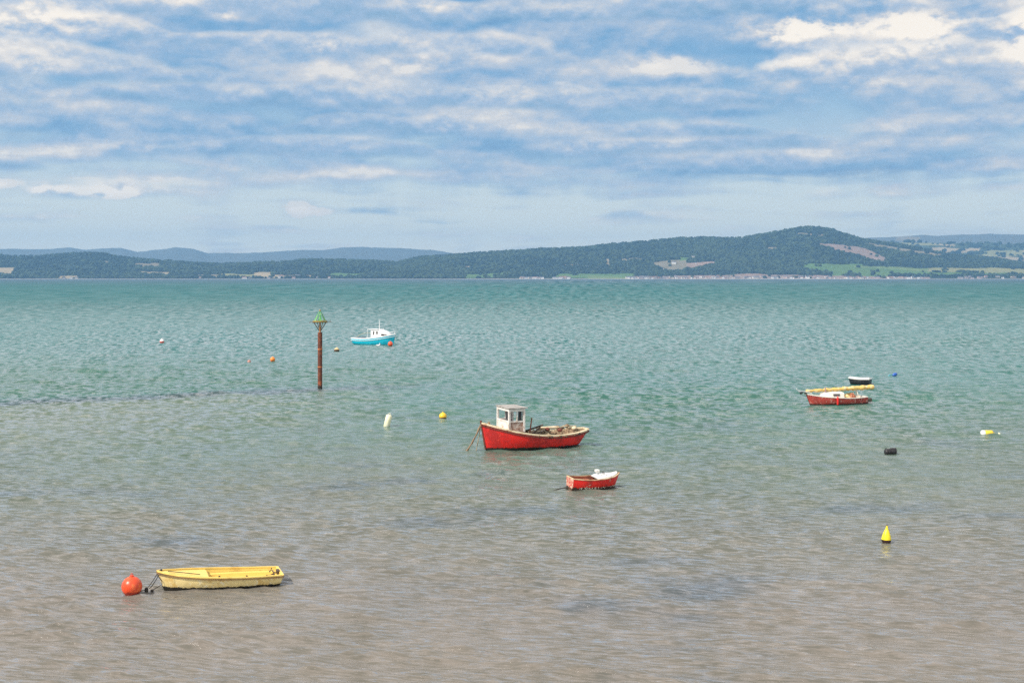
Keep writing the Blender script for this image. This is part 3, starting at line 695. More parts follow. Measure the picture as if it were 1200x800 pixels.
# small breaking crests
fo = k.noise(k.comb(k.mul(px_, .9), k.mul(py_, .25), 3.), 1, 3, .6); fo2 = k.noise(k.comb(k.mul(px_, .06), k.mul(py_, .02), 8.), 1, 2, .5)
foam = k.mul(k.mul(k.rng(fo, .735, .77), k.rng(fo2, .45, .6)), k.rng(py_, 110, 180))
# glint and dark of unresolved chop painted as dashes, longer farther out
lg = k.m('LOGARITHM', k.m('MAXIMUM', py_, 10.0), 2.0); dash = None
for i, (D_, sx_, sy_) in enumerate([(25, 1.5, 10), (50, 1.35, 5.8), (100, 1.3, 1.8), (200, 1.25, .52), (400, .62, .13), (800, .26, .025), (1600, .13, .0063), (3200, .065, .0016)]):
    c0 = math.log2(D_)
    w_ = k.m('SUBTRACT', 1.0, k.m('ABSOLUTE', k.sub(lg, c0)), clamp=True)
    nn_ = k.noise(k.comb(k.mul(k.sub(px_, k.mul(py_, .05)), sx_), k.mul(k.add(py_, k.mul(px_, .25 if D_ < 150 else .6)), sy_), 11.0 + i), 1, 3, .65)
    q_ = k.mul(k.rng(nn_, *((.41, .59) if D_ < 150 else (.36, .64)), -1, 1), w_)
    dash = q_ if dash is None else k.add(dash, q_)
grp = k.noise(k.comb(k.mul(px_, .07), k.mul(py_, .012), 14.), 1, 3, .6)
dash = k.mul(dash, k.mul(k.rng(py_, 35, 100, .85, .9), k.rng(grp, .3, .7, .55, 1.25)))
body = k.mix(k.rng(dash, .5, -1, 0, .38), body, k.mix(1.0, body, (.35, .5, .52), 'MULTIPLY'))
body = k.mix(foam, body, (.75, .78, .78))
water_rough = k.add(k.rng(k.m('LOGARITHM', py_, 10.0), 1.6, 2.7, .07, .50), k.mul(foam, .4))
# ripples
cu = k.sub(k.mul(px_, .94), k.mul(py_, .34)); cv = k.add(k.mul(px_, .34), k.mul(py_, .94))     # along and across the crests
r1 = k.noise(k.comb(k.mul(cu, 2.4), k.mul(cv, 7.0)), 1.0, 5, .6, .1)
r2 = k.noise(k.comb(k.mul(cu, .8), k.mul(cv, 2.4)), 1.0, 6, .6, .1)
r3 = k.noise(k.scale(P, (1.1, .26, 1), rot=(0, 0, R(-3))), 1.0, 5, .65)
r4 = k.noise(k.scale(P, (.28, .028, 1)), 1.0, 5, .7)
r5 = k.noise(k.scale(P, (.05, .0035, 1)), 1.0, 6, .7)
hgt = k.add(k.mul(r1, .045), k.add(k.mul(r2, .12), k.add(k.mul(k.mul(r3, .75), k.rng(py_, 70, 220)), k.add(k.mul(k.mul(r4, 4.0), k.rng(py_, 200, 600)), k.mul(k.mul(r5, 30.0), k.rng(py_, 400, 1400))))))
bp = k.node('ShaderNodeBump'); bp.inputs['Strength'].default_value = 1.0; bp.inputs['Distance'].default_value = 1.0
k.put(bp.inputs['Height'], hgt); N_ = bp.outputs[0]
# light that comes back out of the turbid water has lost the slope of the ripples; only the mirror part follows them
df = k.node('ShaderNodeBsdfDiffuse'); k.put(df.inputs['Color'], body)
k.put(df.inputs['Normal'], k.comb(0.0, 0.0, 1.0))
gl = k.node('ShaderNodeBsdfGlossy', distribution='GGX'); gl.inputs['Color'].default_value = (1, 1, 1, 1); k.put(gl.inputs['Roughness'], water_rough); k.put(gl.inputs['Normal'], N_)
fr_ = k.node('ShaderNodeFresnel'); fr_.inputs['IOR'].default_value = 1.333; k.put(fr_.inputs['Normal'], N_)
fmax = k.rng(k.m('LOGARITHM', py_, 10.0), 1.6, 2.9, .95, .14)                  # steep far chop never mirrors at full grazing strength
fac = k.mulc(k.m('MINIMUM', fr_.outputs[0], fmax), k.add(1.0, k.mul(dash, k.rng(py_, 40, 140, 1.25, .85))))
ms = k.node('ShaderNodeMixShader'); k.put(ms.inputs[0], fac); k.l.new(df.outputs[0], ms.inputs[1]); k.l.new(gl.outputs[0], ms.inputs[2])
k.l.new(ms.outputs[0], [n for n in mw.node_tree.nodes if n.type == 'OUTPUT_MATERIAL'][0].inputs['Surface']); mw.node_tree.nodes.remove(b)
grid_mesh('water', X, Y, Z, mw)
del X, Y, Z, patch, gust

# ------------------------------------------------------------------ land across the bay
ml, k, b = new_mat('land')
at = k.node('ShaderNodeAttribute', attribute_name='cover')
P = k.node('ShaderNodeNewGeometry').outputs['Position']
n_ = k.noise(P, .02, 6, .7); n2 = k.noise(P, .004, 4, .6)
c = k.mix(k.rng(n_, .35, .7, 0, .6), at.outputs['Color'], k.mix(1.0, at.outputs['Color'], (.5, .55, .5), 'MULTIPLY'))
c = k.mix(k.rng(n2, .4, .65, 0, .4), c, k.mix(1.0, c, (1.25, 1.1, .9), 'MULTIPLY'))
k.put(b.inputs['Base Color'], c); b.inputs['Roughness'].default_value = .95; b.inputs['Specular IOR Level'].default_value = .1

WOOD = (.024, .042, .024)
FG, FY, TAN, PINK, SCR = (.095, .17, .055), (.24, .24, .11), (.34, .28, .18), (.27, .20, .17), (.22, .19, .13)
def prof(keys, px): return np.interp(px, [a[0] for a in keys], [a[1] for a in keys])
def poly_mask(px, row, pts):
    inside = np.zeros(px.shape, bool); n = len(pts); j = n - 1
    for i in range(n):
        xi, yi = pts[i]; xj, yj = pts[j]
        c_ = ((yi > row) != (yj > row)) & (px < (xj - xi) * (row - yi) / (yj - yi + 1e-9) + xi)
        inside ^= c_; j = i
    return inside

def ridge(name, keys, y0, yc, y1, nx, ny, fields, base, rough_amp, seed, px0=-330, px1=1530, shape=.8, lab=None, mat=ml):
    pxs = np.linspace(px0, px1, nx); ts = np.concatenate([np.linspace(-.02, 1, ny), np.linspace(1.05, 1.0 + (y1 - yc) / (yc - y0), 12)])
    PX, T = np.meshgrid(pxs, ts)
    Yv = y0 + (yc - y0) * T + 120 * (fbm2(PX / 90, PX * 0 + 1, seed, 3) - .5) * (1 - np.clip(T, 0, 1))
    Xv = (PX - 600) / F * Yv
    crest = (325 - prof(keys, PX)) / F * yc + CAM_H
    s = np.clip(T, 0, 1); S = np.sin(s * math.pi / 2) ** (1 / shape) * .35 + s * .65
    S = S + .10 * (fbm2(Xv / 700, Yv / 500, seed + 3, 4) - .5) * np.sin(s * math.pi) * 2
    back = np.clip((T - 1) / (ts[-1] - 1), 0, 1)
    Zv = crest * S * (1 - back ** 1.5) + rough_amp * (fbm2(Xv / 160, Yv / 160, seed + 7, 4, .6) - .5) * np.clip(s * 6, 0, 1)
    Zv = np.where(T < 0, -3.0, np.maximum(Zv, 1.0 + 3 * s))
    ROW = 325 - (Zv - CAM_H) / Yv * F
    C = np.empty(Xv.shape + (3,)); C[:] = base
    w1 = 5 * (fbm2(Xv / 220, Yv / 220, seed + 20, 3) - .5); w2 = 3.0 * (fbm2(Xv / 180, Yv / 180, seed + 30, 3) - .5)
    field = np.zeros(Xv.shape, bool)
    for pts, colr in fields:
        mk = poly_mask(PX + w1, ROW + w2, pts); C[mk] = colr; field |= mk
    sh = (T < .012); C[sh] = (.42, .37, .33)
    if name == 'hills' and seed == 23: C[(T > .008) & (T < .07) & (PX > 740) & (PX < 1090) & ~field] = (.26, .20, .18)
    o = grid_mesh(name, Xv, Yv, Zv, mat, C); 
    return o, Xv, Yv, Zv, PX, ROW, field, T

def band(x0, x1, a0, a1, b0, b1): return [(x0, a0), (x1, b0), (x1, b1), (x0, a1)]
A_keys = [(-330, 306), (-150, 301), (0, 299), (20, 300.7), (40, 301), (67, 299), (83, 297.3), (100, 296.5), (123, 297), (133, 300.5), (157, 303), (187, 306), (217, 308), (253, 310), (287, 309), (310, 307.5), (343, 306.5), (353, 304.5), (400, 305), (450, 307), (500, 311), (560, 318), (640, 323), (1530, 324)]
B_keys = [(-330, 325), (395, 325), (410, 324), (430, 317), (450, 311.5), (467, 308), (490, 303), (540, 298.5), (583, 295.5), (633, 293), (683, 290.5), (733, 285.5), (777, 282), (800, 279.5), (830, 278.5), (863, 279), (880, 277), (900, 274), (917, 271), (933, 268), (947, 266.7), (960, 267), (977, 270), (993, 275), (1013, 280.7), (1043, 286), (1083, 292), (1117, 299), (1167, 303), (1200, 309), (1260, 316), (1400, 321), (1530, 323)]
C_keys = [(-330, 296), (-100, 293), (0, 292), (50, 292.3), (67, 291), (83, 290), (100, 293), (120, 291), (143, 290.7), (160, 295), (187, 292.7), (207, 290), (227, 291.7), (243, 297), (300, 296), (353, 293.3), (377, 293.3), (400, 290), (423, 289.3), (467, 290.7), (510, 293), (540, 298), (600, 305), (700, 312), (1000, 316), (1530, 316)]
D_keys = [(-330, 318), (600, 316), (900, 296), (985, 281), (1007, 279.3), (1053, 277.5), (1080, 275), (1100, 276.3), (1127, 274.3), (1140, 275), (1160, 273.7), (1200, 275), (1300, 279), (1530, 284)]
E_keys = [(-330, 322), (800, 320), (950, 300), (1030, 284), (1060, 284), (1100, 285), (1150, 285), (1200, 287), (1350, 291), (1530, 296)]
A_f = [(band(-20, 15, 313, 320, 313, 322), TAN), (band(158, 188, 308, 311, 309, 313), SCR), (band(167, 200, 317.5, 321, 318.5, 323), TAN), (band(298, 318, 319, 325, 319, 325), TAN),
       (band(70, 92, 323, 326, 323, 326), TAN), (band(120, 135, 305, 308, 306, 308), SCR), (band(258, 298, 321, 324, 321, 324), FY), (band(320, 372, 322, 325, 323, 325), TAN), (band(205, 256, 321, 323, 322, 325), SCR), (band(385, 440, 321, 324, 321, 325), FG)]
B_f = [(band(940, 1010, 308, 315, 309, 323), FG), (band(975, 1095, 310, 323, 315, 323), FG), (band(1000, 1090, 311, 313, 314, 318), (.14, .20, .075)), (band(1088, 1120, 313, 318, 313.5, 319), FY), (band(1120, 1230, 313.5, 318, 315, 322), FY), (band(1090, 1180, 319, 323, 319.5, 323), FG),
       ([(958, 285), (985, 286), (1015, 291), (1038, 302), (1040, 307), (1020, 306), (998, 299), (972, 292)], PINK), ([(1013, 284), (1045, 289), (1090, 296), (1118, 300), (1100, 301.5), (1060, 296), (1025, 290)], SCR),
       (band(800, 838, 308, 315, 306, 311), PINK), ([(762, 308), (790, 304), (803, 303), (803, 316), (785, 317), (768, 312)], SCR), (band(725, 755, 303.5, 307, 302.5, 305), SCR), (band(795, 812, 301, 305, 301, 304), FG),
       (band(546, 592, 321, 326, 319.5, 323), FG), (band(650, 742, 321, 326, 320, 326.5), FG), (band(690, 742, 323, 327, 325, 327), (.15, .21, .08)), (band(540, 556, 311, 313.5, 311.5, 313), TAN), (band(660, 682, 310, 313, 310, 312), SCR), (band(710, 714, 304, 312, 304, 312), TAN),
       (band(860, 900, 321.5, 324, 321, 325), PINK), (band(900, 912, 290, 294, 290, 293), SCR), (band(935, 965, 273, 274.5, 274, 276), SCR)]
E_f = [(band(1060, 1080, 293, 297, 293, 296), FY), (band(1090, 1150, 290, 296, 291, 297), TAN), (band(1150, 1230, 294, 301, 291, 298), FY), (band(1030, 1100, 284, 288, 285, 288), FY), (band(1110, 1200, 299, 303, 301, 306), TAN), (band(1200, 1400, 290, 305, 292, 310), TAN), (band(1095, 1120, 285, 287, 286, 289), TAN)]
A = ridge('hills', A_keys, 8050, 9500, 11000, 900, 110, A_f, WOOD, 14, 11)
B = ridge('hills', B_keys, 8000, 9600, 11500, 1300, 150, B_f, WOOD, 16, 23)
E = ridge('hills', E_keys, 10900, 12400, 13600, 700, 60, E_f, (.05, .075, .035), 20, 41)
Cc = ridge('hills', C_keys, 14300, 15900, 16600, 600, 40, [], (.11, .13, .13), 22, 57)  # distance haze partly painted into this paler base colour
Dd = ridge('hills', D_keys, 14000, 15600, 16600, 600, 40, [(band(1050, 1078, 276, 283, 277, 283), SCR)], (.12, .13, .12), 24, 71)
gx, gy = np.meshgrid(np.linspace(-14000, 14000, 15), np.array([8180., 11000, 14000, 16800]))
C_ = np.empty(gx.shape + (3,)); C_[:] = (.08, .12, .05)
grid_mesh('ground', gx, gy, np.full(gx.shape, .6), ml, C_)

# woodland: small leafy crowns over everything that is not a field
mt, k, b = new_mat('foliage_far')
at = k.node('ShaderNodeAttribute', attribute_name='cover'); k.put(b.inputs['Base Color'], at.outputs['Color']); b.inputs['Roughness'].default_value = .9; b.inputs['Specular IOR Level'].default_value = .1
ph_ = (1 + 5 ** .5) / 2
ico = np.array([(-1, ph_, 0), (1, ph_, 0), (-1, -ph_, 0), (1, -ph_, 0), (0, -1, ph_), (0, 1, ph_), (0, -1, -ph_), (0, 1, -ph_), (ph_, 0, -1), (ph_, 0, 1), (-ph_, 0, -1), (-ph_, 0, 1)]) / math.sqrt(1 + ph_ ** 2)
icf = np.array([(0, 11, 5), (0, 5, 1), (0, 1, 7), (0, 7, 10), (0, 10, 11), (1, 5, 9), (5, 11, 4), (11, 10, 2), (10, 7, 6), (7, 1, 8), (3, 9, 4), (3, 4, 2), (3, 2, 6), (3, 6, 8), (3, 8, 9), (4, 9, 5), (2, 4, 11), (6, 2, 10), (8, 6, 7), (9, 8, 1)])
def woods(name, terr, count, rmin, rmax, seed, label, lo=.012, hedges=0.02, village=False):
    o, Xv, Yv, Zv, PX, ROW, fld, T = terr; r_ = np.random.default_rng(seed)
    nr, nc = Xv.shape
    ok = (PX > -40) & (PX < 1240) & (T > lo) & (T < 1.12) & (Zv > 4)
    p = np.where(fld, hedges, 1.0) * ok
    if village: p = p * np.where((PX > 600) & (PX < 1220) & (T < .075), .04, 1.0)
    area = np.gradient(Yv, axis=0); p = p * np.abs(area) * np.clip(1.3 - .4 * T, .3, 2)
    p *= .25 + fbm2(Xv / 260, Yv / 260, seed + 2, 3) ** 2 * 2
    idx = r_.choice(nr * nc, size=count, p=(p / p.sum()).ravel())
    cx = Xv.ravel()[idx] + r_.uniform(-4, 4, count); cy = Yv.ravel()[idx] + r_.uniform(-6, 6, count); cz = Zv.ravel()[idx]
    rr = r_.uniform(rmin, rmax, count) * (.7 + .6 * fbm2(cx / 300, cy / 300, seed, 2))
    V = ico[None] * rr[:, None, None] * r_.uniform(.72, 1.28, (count, 12, 1)); V[..., 2] *= .85
    V += np.stack([cx, cy, cz + rr * .35], -1)[:, None, :]
    Fc = (icf[None] + (np.arange(count) * 12)[:, None, None]).reshape(-1, 3)
    me = bpy.data.meshes.new(name); me.vertices.add(count * 12); me.vertices.foreach_set('co', V.astype(np.float32).ravel())
    n = len(Fc); me.loops.add(n * 3); me.loops.foreach_set('vertex_index', Fc.astype(np.int32).ravel()); me.polygons.add(n); me.polygons.foreach_set('loop_start', (np.arange(n) * 3).astype(np.int32)); me.update(calc_edges=True)
    kind = r_.random(count); big_ = fbm2(cx / 420, cy / 420, seed + 9, 3)
    base = np.where((kind * .6 + big_ * .8 > .72)[:, None], np.array([.040, .060, .028]), np.array([.015, .029, .020])) * r_.uniform(.75, 1.25, (count, 1))
    cc = np.concatenate([np.repeat(base, 12, 0), np.ones((count * 12, 1))], 1)
    ca = me.color_attributes.new('cover', 'FLOAT_COLOR', 'POINT'); ca.data.foreach_set('color', cc.astype(np.float32).ravel()); me.materials.append(mt)
    ob = bpy.data.objects.new(name, me); col.objects.link(ob); tag(ob, label, 'woodland', kind='stuff')
woods('woodland', B, 26000, 7, 15, 101, 'dark wooded slope covering the tall headland across the bay', village=True)
woods('woodland', A, 15000, 7, 15, 103, 'dark wooded low ridge across the bay behind the beacon post')
woods('woodland', E, 3500, 10, 24, 107, 'scattered trees and hedges on the farther fields beyond the headland', hedges=.5)

# houses along the far shore
def house_mesh(w, d, h, roofh):
    m = MB(); m.cur = 0; m.box((0, 0, h / 2 - 1), (w, d, h + 2))
    m.poly([(-w / 2, -d / 2, h + .01), (-w / 2, d / 2, h + .01), (-w / 2, 0, h + roofh - .2)][::-1]); m.poly([(w / 2, -d / 2, h + .01), (w / 2, d / 2, h + .01), (w / 2, 0, h + roofh - .2)])
    m.cur = 1; e = .5
    m.quadstrip([[(-w / 2 - e, -d / 2 - e, h - .1), (w / 2 + e, -d / 2 - e, h - .1)], [(-w / 2 - e, 0, h + roofh), (w / 2 + e, 0, h + roofh)], [(-w / 2 - e, d / 2 + e, h - .1), (w / 2 + e, d / 2 + e, h - .1)]])
    m.box((w * .3, 0, h + roofh + .3), (1.0, 1.0, 1.8))
    m.cur = 2
    for i in range(int(w // 3.4)):
        for zz in ([1.5, 4.2] if h > 4.5 else [1.5]):
            m.box((-w / 2 + 2 + i * 3.2, -d / 2 - .02, zz), (1.3, .1, 1.2))
    return m
walls = [paint('far_white', (.80, .79, .76), (.7, .68, .64), .2, .7), paint('far_cream', (.66, .58, .47), (.55, .48, .4), .2, .7), paint('far_stone', (.36, .31, .29), (.28, .25, .23), .3, .8), paint('far_pink', (.55, .42, .38), (.5, .36, .3), .3, .8)]
roofs = [paint('slate_roof', (.15, .15, .17), (.10, .10, .12), .3, .8), paint('tile_roof', (.28, .15, .11), (.2, .1, .08), .3, .8)]
pane = paint('far_pane', (.05, .06, .07), None, .2, .2)
protos = []
WN = ['white', 'cream', 'grey stone', 'pinkish']; RN = ['slate', 'red tiled']
for wi, w_ in enumerate(walls):
    for ri, r_ in enumerate(roofs):
        for si, (W_, D_, H_, Q_) in enumerate([(11, 8, 5.2, 2.8), (19, 9, 5.4, 3.0), (8, 7, 3.2, 2.2)]):
            o = house_mesh(W_, D_, H_, Q_).build('house', [w_, r_, pane]); me = o.data; bpy.data.objects.remove(o)
            protos.append((wi, ri, si, me))
BX, BY, BZ, BPX = B[1], B[2], B[3], B[4]; AX, AY, AZ, APX = A[1], A[2], A[3], A[4]
def surf(terr, px, t_):
    Xv, Yv, Zv, PX, T = terr[1], terr[2], terr[3], terr[4], terr[7]
    j = int(np.argmin(np.abs(PX[0] - px))); i = int(np.argmin(np.abs(T[:, j] - t_)))
    return Xv[i, j], Yv[i, j], Zv[i, j]
hr = random.Random(5)
def put_house(terr, px, t_, pw, where, grp):
    wi, ri, si = hr.choices(range(4), pw)[0], hr.choices(range(2), (4, 1))[0], hr.choices(range(3), (5, 3, 3))[0]
    me = [q for q in protos if q[:3] == (wi, ri, si)][0][3]
    x, y, z = surf(terr, px, t_)
    o = bpy.data.objects.new('house', me); col.objects.link(o); o.location = (x, y - 3, z - .3); o.rotation_euler = (0, 0, hr.uniform(-.5, .5)); s_ = hr.uniform(1.05, 1.55); o.scale = (s_, s_, s_)
    size = ['two storey', 'long', 'low'][si]
    tag(o, f'{size} {WN[wi]} house, {RN[ri]} roof, {where}', 'house', f'{size} {WN[wi]} houses with {RN[ri]} roofs {where}')
for i in range(22): put_house(B, hr.uniform(608, 636), hr.uniform(.006, .02), (6, 2, 0, 0), 'in the separate white cluster on the far shore', 0)
for i in range(14): put_house(B, hr.uniform(650, 668), hr.uniform(.006, .03), (6, 2, 0, 1), 'below the pale green field', 0)
for i in range(12): put_house(B, hr.uniform(735, 748), hr.uniform(.006, .025), (6, 2, 1, 1), 'at the green field end', 0)
for i in range(105): put_house(B, hr.uniform(750, 960), abs(hr.gauss(.008, .014)) + .006, (3.5, 3, 2, 3), 'in the long village under the headland', 0)
for i in range(45): put_house(B, hr.uniform(960, 1085), abs(hr.gauss(.008, .012)) + .006, (3, 2, 2, 3), 'on the far shore below green fields', 0)
for i in range(28): put_house(B, hr.uniform(1120, 1215), hr.uniform(.01, .07), (3, 3, 2, 2), 'among trees past the headland village', 0)
for i in range(10): put_house(B, hr.uniform(520, 900), hr.uniform(.08, .45), (3, 3, 1, 0), 'alone on the wooded slope', 0)
for i in range(16): put_house(A, hr.uniform(205, 400), hr.uniform(.01, .12), (3, 3, 2, 0), 'at the low ridge foot', 0)
for i in range(5): put_house(A, hr.uniform(60, 95), hr.uniform(.006, .02), (5, 3, 1, 0), 'on the beach under the low ridge', 0)

# ------------------------------------------------------------------ haze
hz = MB(); hz.box((0, 8225, 267), (46000, 17350, 542)); hb = hz.build('haze', []); 
mh = bpy.data.materials.new('haze'); mh.use_nodes = True; nt = mh.node_tree
for n in list(nt.nodes):
    if n.type != 'OUTPUT_MATERIAL': nt.nodes.remove(n)
pv = nt.nodes.new('ShaderNodeVolumePrincipled'); pv.inputs['Color'].default_value = (.27, .57, .95, 1); pv.inputs['Density'].default_value = 6.2e-5; pv.inputs['Anisotropy'].default_value = .1
nt.links.new(pv.outputs[0], [n for n in nt.nodes if n.type == 'OUTPUT_MATERIAL'][0].inputs['Volume'])
hb.data.materials.append(mh); tag(hb, 'thin blue air over the whole bay', 'haze', kind='stuff')

# ------------------------------------------------------------------ light
SUN_EL = R(44); sd = Vector((-.80, -.60, 0)).normalized()
sun = bpy.data.lights.new('sun', 'SUN'); sun.energy = 4.2; sun.angle = R(.53); sun.color = (1, .93, .83)
so = bpy.data.objects.new('sun', sun); col.objects.link(so)
to = Vector((sd.x * math.cos(SUN_EL), sd.y * math.cos(SUN_EL), math.sin(SUN_EL)))
so.rotation_euler = to.to_track_quat('Z', 'Y').to_euler(); so.location = (0, 0, 50)

w = bpy.data.worlds.new('World'); scene.world = w; w.use_nodes = True
for n in list(w.node_tree.nodes): w.node_tree.nodes.remove(n)
k = NT(w.node_tree)
sky = k.node('ShaderNodeTexSky', sky_type='NISHITA'); sky.sun_disc = False; sky.sun_elevation = SUN_EL
sky.sun_rotation = math.atan2(to.x, to.y); sky.air_density = 1.0; sky.dust_density = 1.0; sky.ozone_density = 2.0; sky.altitude = 0
g = k.node('ShaderNodeTexCoord').outputs['Generated']; dx, dy_, dz = k.sep(g)[:]
hor = k.m('SQRT', k.add(k.mul(dx, dx), k.mul(dy_, dy_)))
e = k.div(dz, k.m('MAXIMUM', hor, .02)); az = k.m('ARCTAN2', dx, dy_)
ec = k.m('MAXIMUM', e, 0.0)
def field(off, seed=0.0):
    """cloud thickness at (azimuth, elevation + off): rolls seen edge-on, flatter toward the horizon"""
    ee = k.add(ec, off); q = k.div(1.0, k.add(ee, .09))
    wv = k.noise(k.comb(k.mul(az, 7), k.mul(ee, 13), seed + 3), 1, 3, .5)
    u = k.add(k.mul(az, k.add(3.2, k.mul(q, .50))), k.mul(wv, .5)); v = k.add(k.mul(q, 1.25), k.mul(wv, 1.1))
    a = k.noise(k.comb(u, v, seed), 1.15, 5, .50)
    bb = k.noise(k.comb(k.mul(az, 20), k.add(k.mul(ee, 40), k.add(k.mul(q, .9), k.mul(wv, .8))), seed), 1, 8, .60, .2)
    return k.add(k.mul(a, .66), k.mul(bb, .34))
d0 = field(0.0); d1 = field(.010)
def blob(px, row, rx_, ry_, amp):
    A_ = (px - 600) / F; E_ = (325 - row) / F
    dxx = k.div(k.sub(az, A_), rx_ / F); dyy = k.div(k.sub(e, E_), ry_ / F)
    return k.mul(k.m('POWER', 2.718, k.mul(k.add(k.mul(dxx, dxx), k.mul(dyy, dyy)), -1.0)), amp)
def blobs(lst):
    s_ = None
    for q in lst: s_ = blob(*q) if s_ is None else k.add(s_, blob(*q))
    return s_
bright = blobs([(930, 40, 58, 20, .26), (1060, 44, 50, 26, .26), (1195, 62, 36, 34, .50), (775, 78, 45, 16, .17), (965, 80, 110, 10, .10), (990, 105, 90, 12, .08), (270, 25, 12, 8, .14), (380, 56, 22, 9, .13), (35, 30, 70, 26, .12), (200, 8, 50, 9, .12), (60, 90, 40, 12, .08), (500, 10, 40, 8, .10),
                (500, 72, 60, 14, .10), (620, 110, 80, 16, .08), (150, 178, 60, 9, .10), (560, 150, 90, 6, .06), (740, 172, 100, 4, .06), (145, 230, 24, 7, .7), (15, 222, 24, 5, .55), (355, 248, 26, 8, .9), (78, 228, 20, 5, .5), (240, 258, 30, 6, .12), (135, 203, 22, 5, .12), (90, 40, 60, 20, .07)])
dark = blobs([(560, 30, 130, 12, .13), (640, 16, 110, 10, .10), (200, 88, 160, 9, .09), (300, 112, 200, 12, .09), (300, 150, 230, 14, .08), (720, 196, 480, 20, .05), (180, 158, 120, 6, .08), (480, 172, 240, 9, .07), (60, 62, 70, 7, .10), (850, 135, 60, 5, .09), (940, 65, 90, 5, .10), (1185, 95, 40, 5, .12), (820, 94, 60, 7, .10), (930, 93, 60, 3, .06), (1190, 125, 30, 8, .05),
              (440, 247, 45, 5, .15), (510, 260, 70, 8, .12), (330, 266, 40, 5, .08), (1000, 200, 200, 16, .05), (900, 5, 60, 8, .09)])
puff = k.noise(k.comb(k.mul(az, 30), k.mul(ec, 50), 31.0), 1, 8, .58, .1); puff2 = k.noise(k.comb(k.mul(az, 30), k.mul(k.add(ec, .005), 50), 31.0), 1, 8, .58, .1)
bright = k.mul(bright, k.rng(puff, .36, .60, .15, 1.35))
# how much cloud there is at each height
cover = k.rng(k.add(e, k.mul(k.sub(k.noise(k.comb(k.mul(az, 5), k.mul(e, 30), 9.0), 1, 4, .6), .5), .05)), .040, .095)                                   # the low strip is nearly clear
dens = k.add(d0, k.add(k.mul(k.sub(cover, 1.0), .16), k.add(k.mul(bright, .6), k.mul(dark, .7))))
alpha = k.rng(dens, .33, .54)
big_s = k.noise(k.comb(k.mul(az, 6), k.add(k.mul(ec, 34), 3.3), 21.0), 1, 3, .5)
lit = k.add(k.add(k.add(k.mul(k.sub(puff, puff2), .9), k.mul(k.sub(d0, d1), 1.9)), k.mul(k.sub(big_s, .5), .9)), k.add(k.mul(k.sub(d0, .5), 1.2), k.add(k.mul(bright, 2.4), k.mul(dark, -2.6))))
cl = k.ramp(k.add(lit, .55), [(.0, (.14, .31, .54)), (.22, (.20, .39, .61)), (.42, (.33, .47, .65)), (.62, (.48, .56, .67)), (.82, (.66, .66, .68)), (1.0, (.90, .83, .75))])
skyc = k.mix(1.0, sky.outputs[0], (.12, .12, .12), 'MULTIPLY')
low = k.ramp(k.div(ec, .22), [(0, (1.2, 1.12, .90)), (.15, (.92, .92, .80)), (.40, (.58, .69, .74)), (.65, (.22, .43, .65)), (1, (.13, .34, .60))])
skyc = k.mix(k.rng(ec, .25, .6, .88, .35), skyc, low)           # bright thin veil low down
colr = k.mix(k.mul(alpha, .88), skyc, k.mix(k.rng(ec, .21, .40, 0, .85), cl, (1.32, 1.20, 1.10)))  # unseen sky above the frame, whitened to brighten the water's reflections
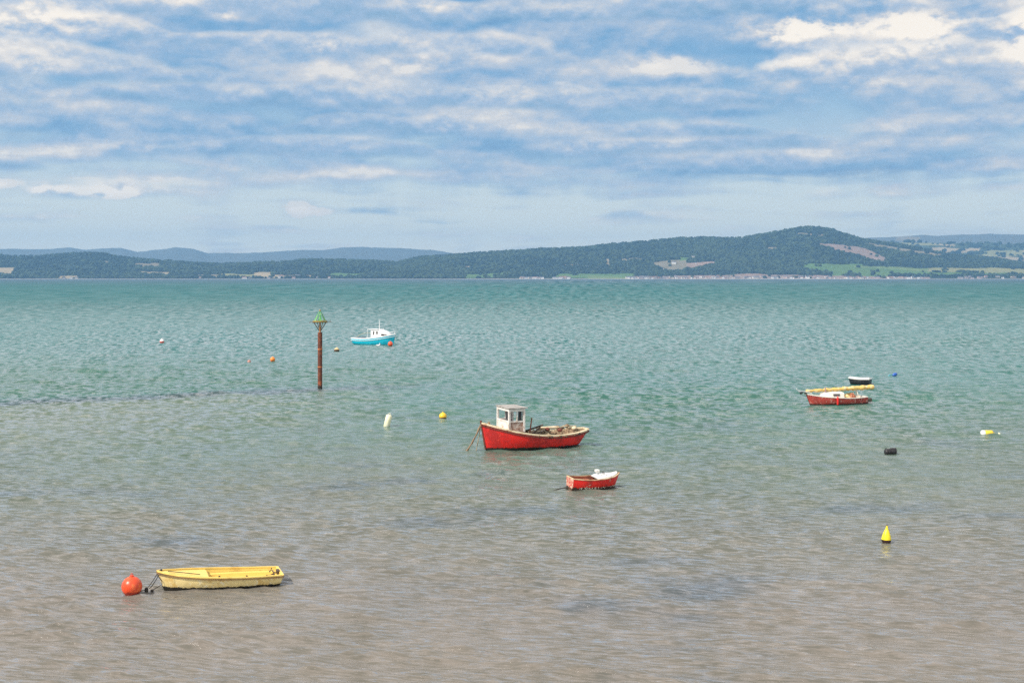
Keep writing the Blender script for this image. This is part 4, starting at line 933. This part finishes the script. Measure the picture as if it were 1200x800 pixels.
# ranks of cumulus seen from the side: flat shaded bases, billowing sunlit tops; the nearer (higher) ranks hide the farther ones
fine_e = k.add(e, k.mul(k.sub(puff, .5), .013))
for i, (row, h, fr, lo_, hi_, gain) in enumerate([(258, 12, 9, .54, .70, .22), (236, 18, 11, .50, .68, .46), (206, 24, 7, .47, .66, .22), (186, 26, 4.5, .42, .62, .24), (160, 30, 5, .44, .66, .26),
                                          (132, 36, 5, .43, .64, .32), (100, 46, 4.5, .43, .64, .44), (64, 56, 4.5, .42, .62, .52), (30, 56, 4, .44, .64, .36), (-14, 70, 3.5, .40, .62, .4), (-60, 80, 3, .40, .6, .45)]):
    n_ = k.noise(k.comb(k.mul(az, fr), k.mul(e, 9), 40 + i * 3.7), 1, 3, .5)
    hh = k.rng(k.add(n_, k.mul(bright, .5)), lo_, hi_, 0.0, h / F, smooth=False)
    eb = k.add((325 - row) / F, k.mul(k.sub(k.noise(k.comb(k.mul(az, 3.3), 90 + i * 5.1, 0), 1, 2, .5), .5), .022))
    tt = k.div(k.sub(fine_e, eb), k.add(hh, .0008))
    al = k.mul(k.mul(k.rng(k.sub(k.add(e, k.mul(k.sub(puff, .5), .004)), eb), -.002, .004), k.rng(tt, 1.35, .6)), k.rng(hh, .0012, .012, 0, .82))
    tone = k.add(k.mul(k.m('MINIMUM', tt, 1.1), .42), k.add(k.mul(k.sub(n_, .5), gain * 1.6), k.add(k.mul(k.sub(puff, puff2), .8), k.add(k.mul(bright, 1.9), k.mul(k.sub(gain, .3), .5)))))
    ccol = k.ramp(k.add(k.mul(tone, 1.3), .15), [(.0, (.17, .33, .54)), (.25, (.26, .43, .61)), (.45, (.37, .50, .67)), (.62, (.55, .61, .69)), (.80, (.80, .76, .72)), (1.0, (1.06, .96, .83))])
    colr = k.mix(al, colr, ccol)
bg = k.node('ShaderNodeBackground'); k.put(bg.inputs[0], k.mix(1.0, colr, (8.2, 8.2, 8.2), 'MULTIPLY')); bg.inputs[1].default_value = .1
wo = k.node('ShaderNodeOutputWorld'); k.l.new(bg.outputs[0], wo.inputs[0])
w.cycles.sampling_method = 'NONE'

# ------------------------------------------------------------------ camera
cd = bpy.data.cameras.new('camera'); cam = bpy.data.objects.new('camera', cd); col.objects.link(cam)
cam.location = (0, 0, CAM_H); cam.rotation_euler = (R(90), 0, 0); cd.sensor_width = 36; cd.lens = 36 * F / 1200
cd.shift_y = -75 / 1200.0; cd.clip_end = 80000; cd.clip_start = .5
scene.camera = cam
scene.render.resolution_x, scene.render.resolution_y = 1024, 682
vs_ = scene.view_settings; vs_.view_transform = 'Standard'; vs_.look = 'None'; vs_.exposure = 0.37; vs_.gamma = 1
scene.cycles.use_denoising = False; scene.cycles.sample_clamp_direct = 5; scene.cycles.sample_clamp_indirect = 3; scene.cycles.max_bounces = 4; scene.cycles.diffuse_bounces = 2; scene.cycles.glossy_bounces = 2; scene.cycles.volume_bounces = 0
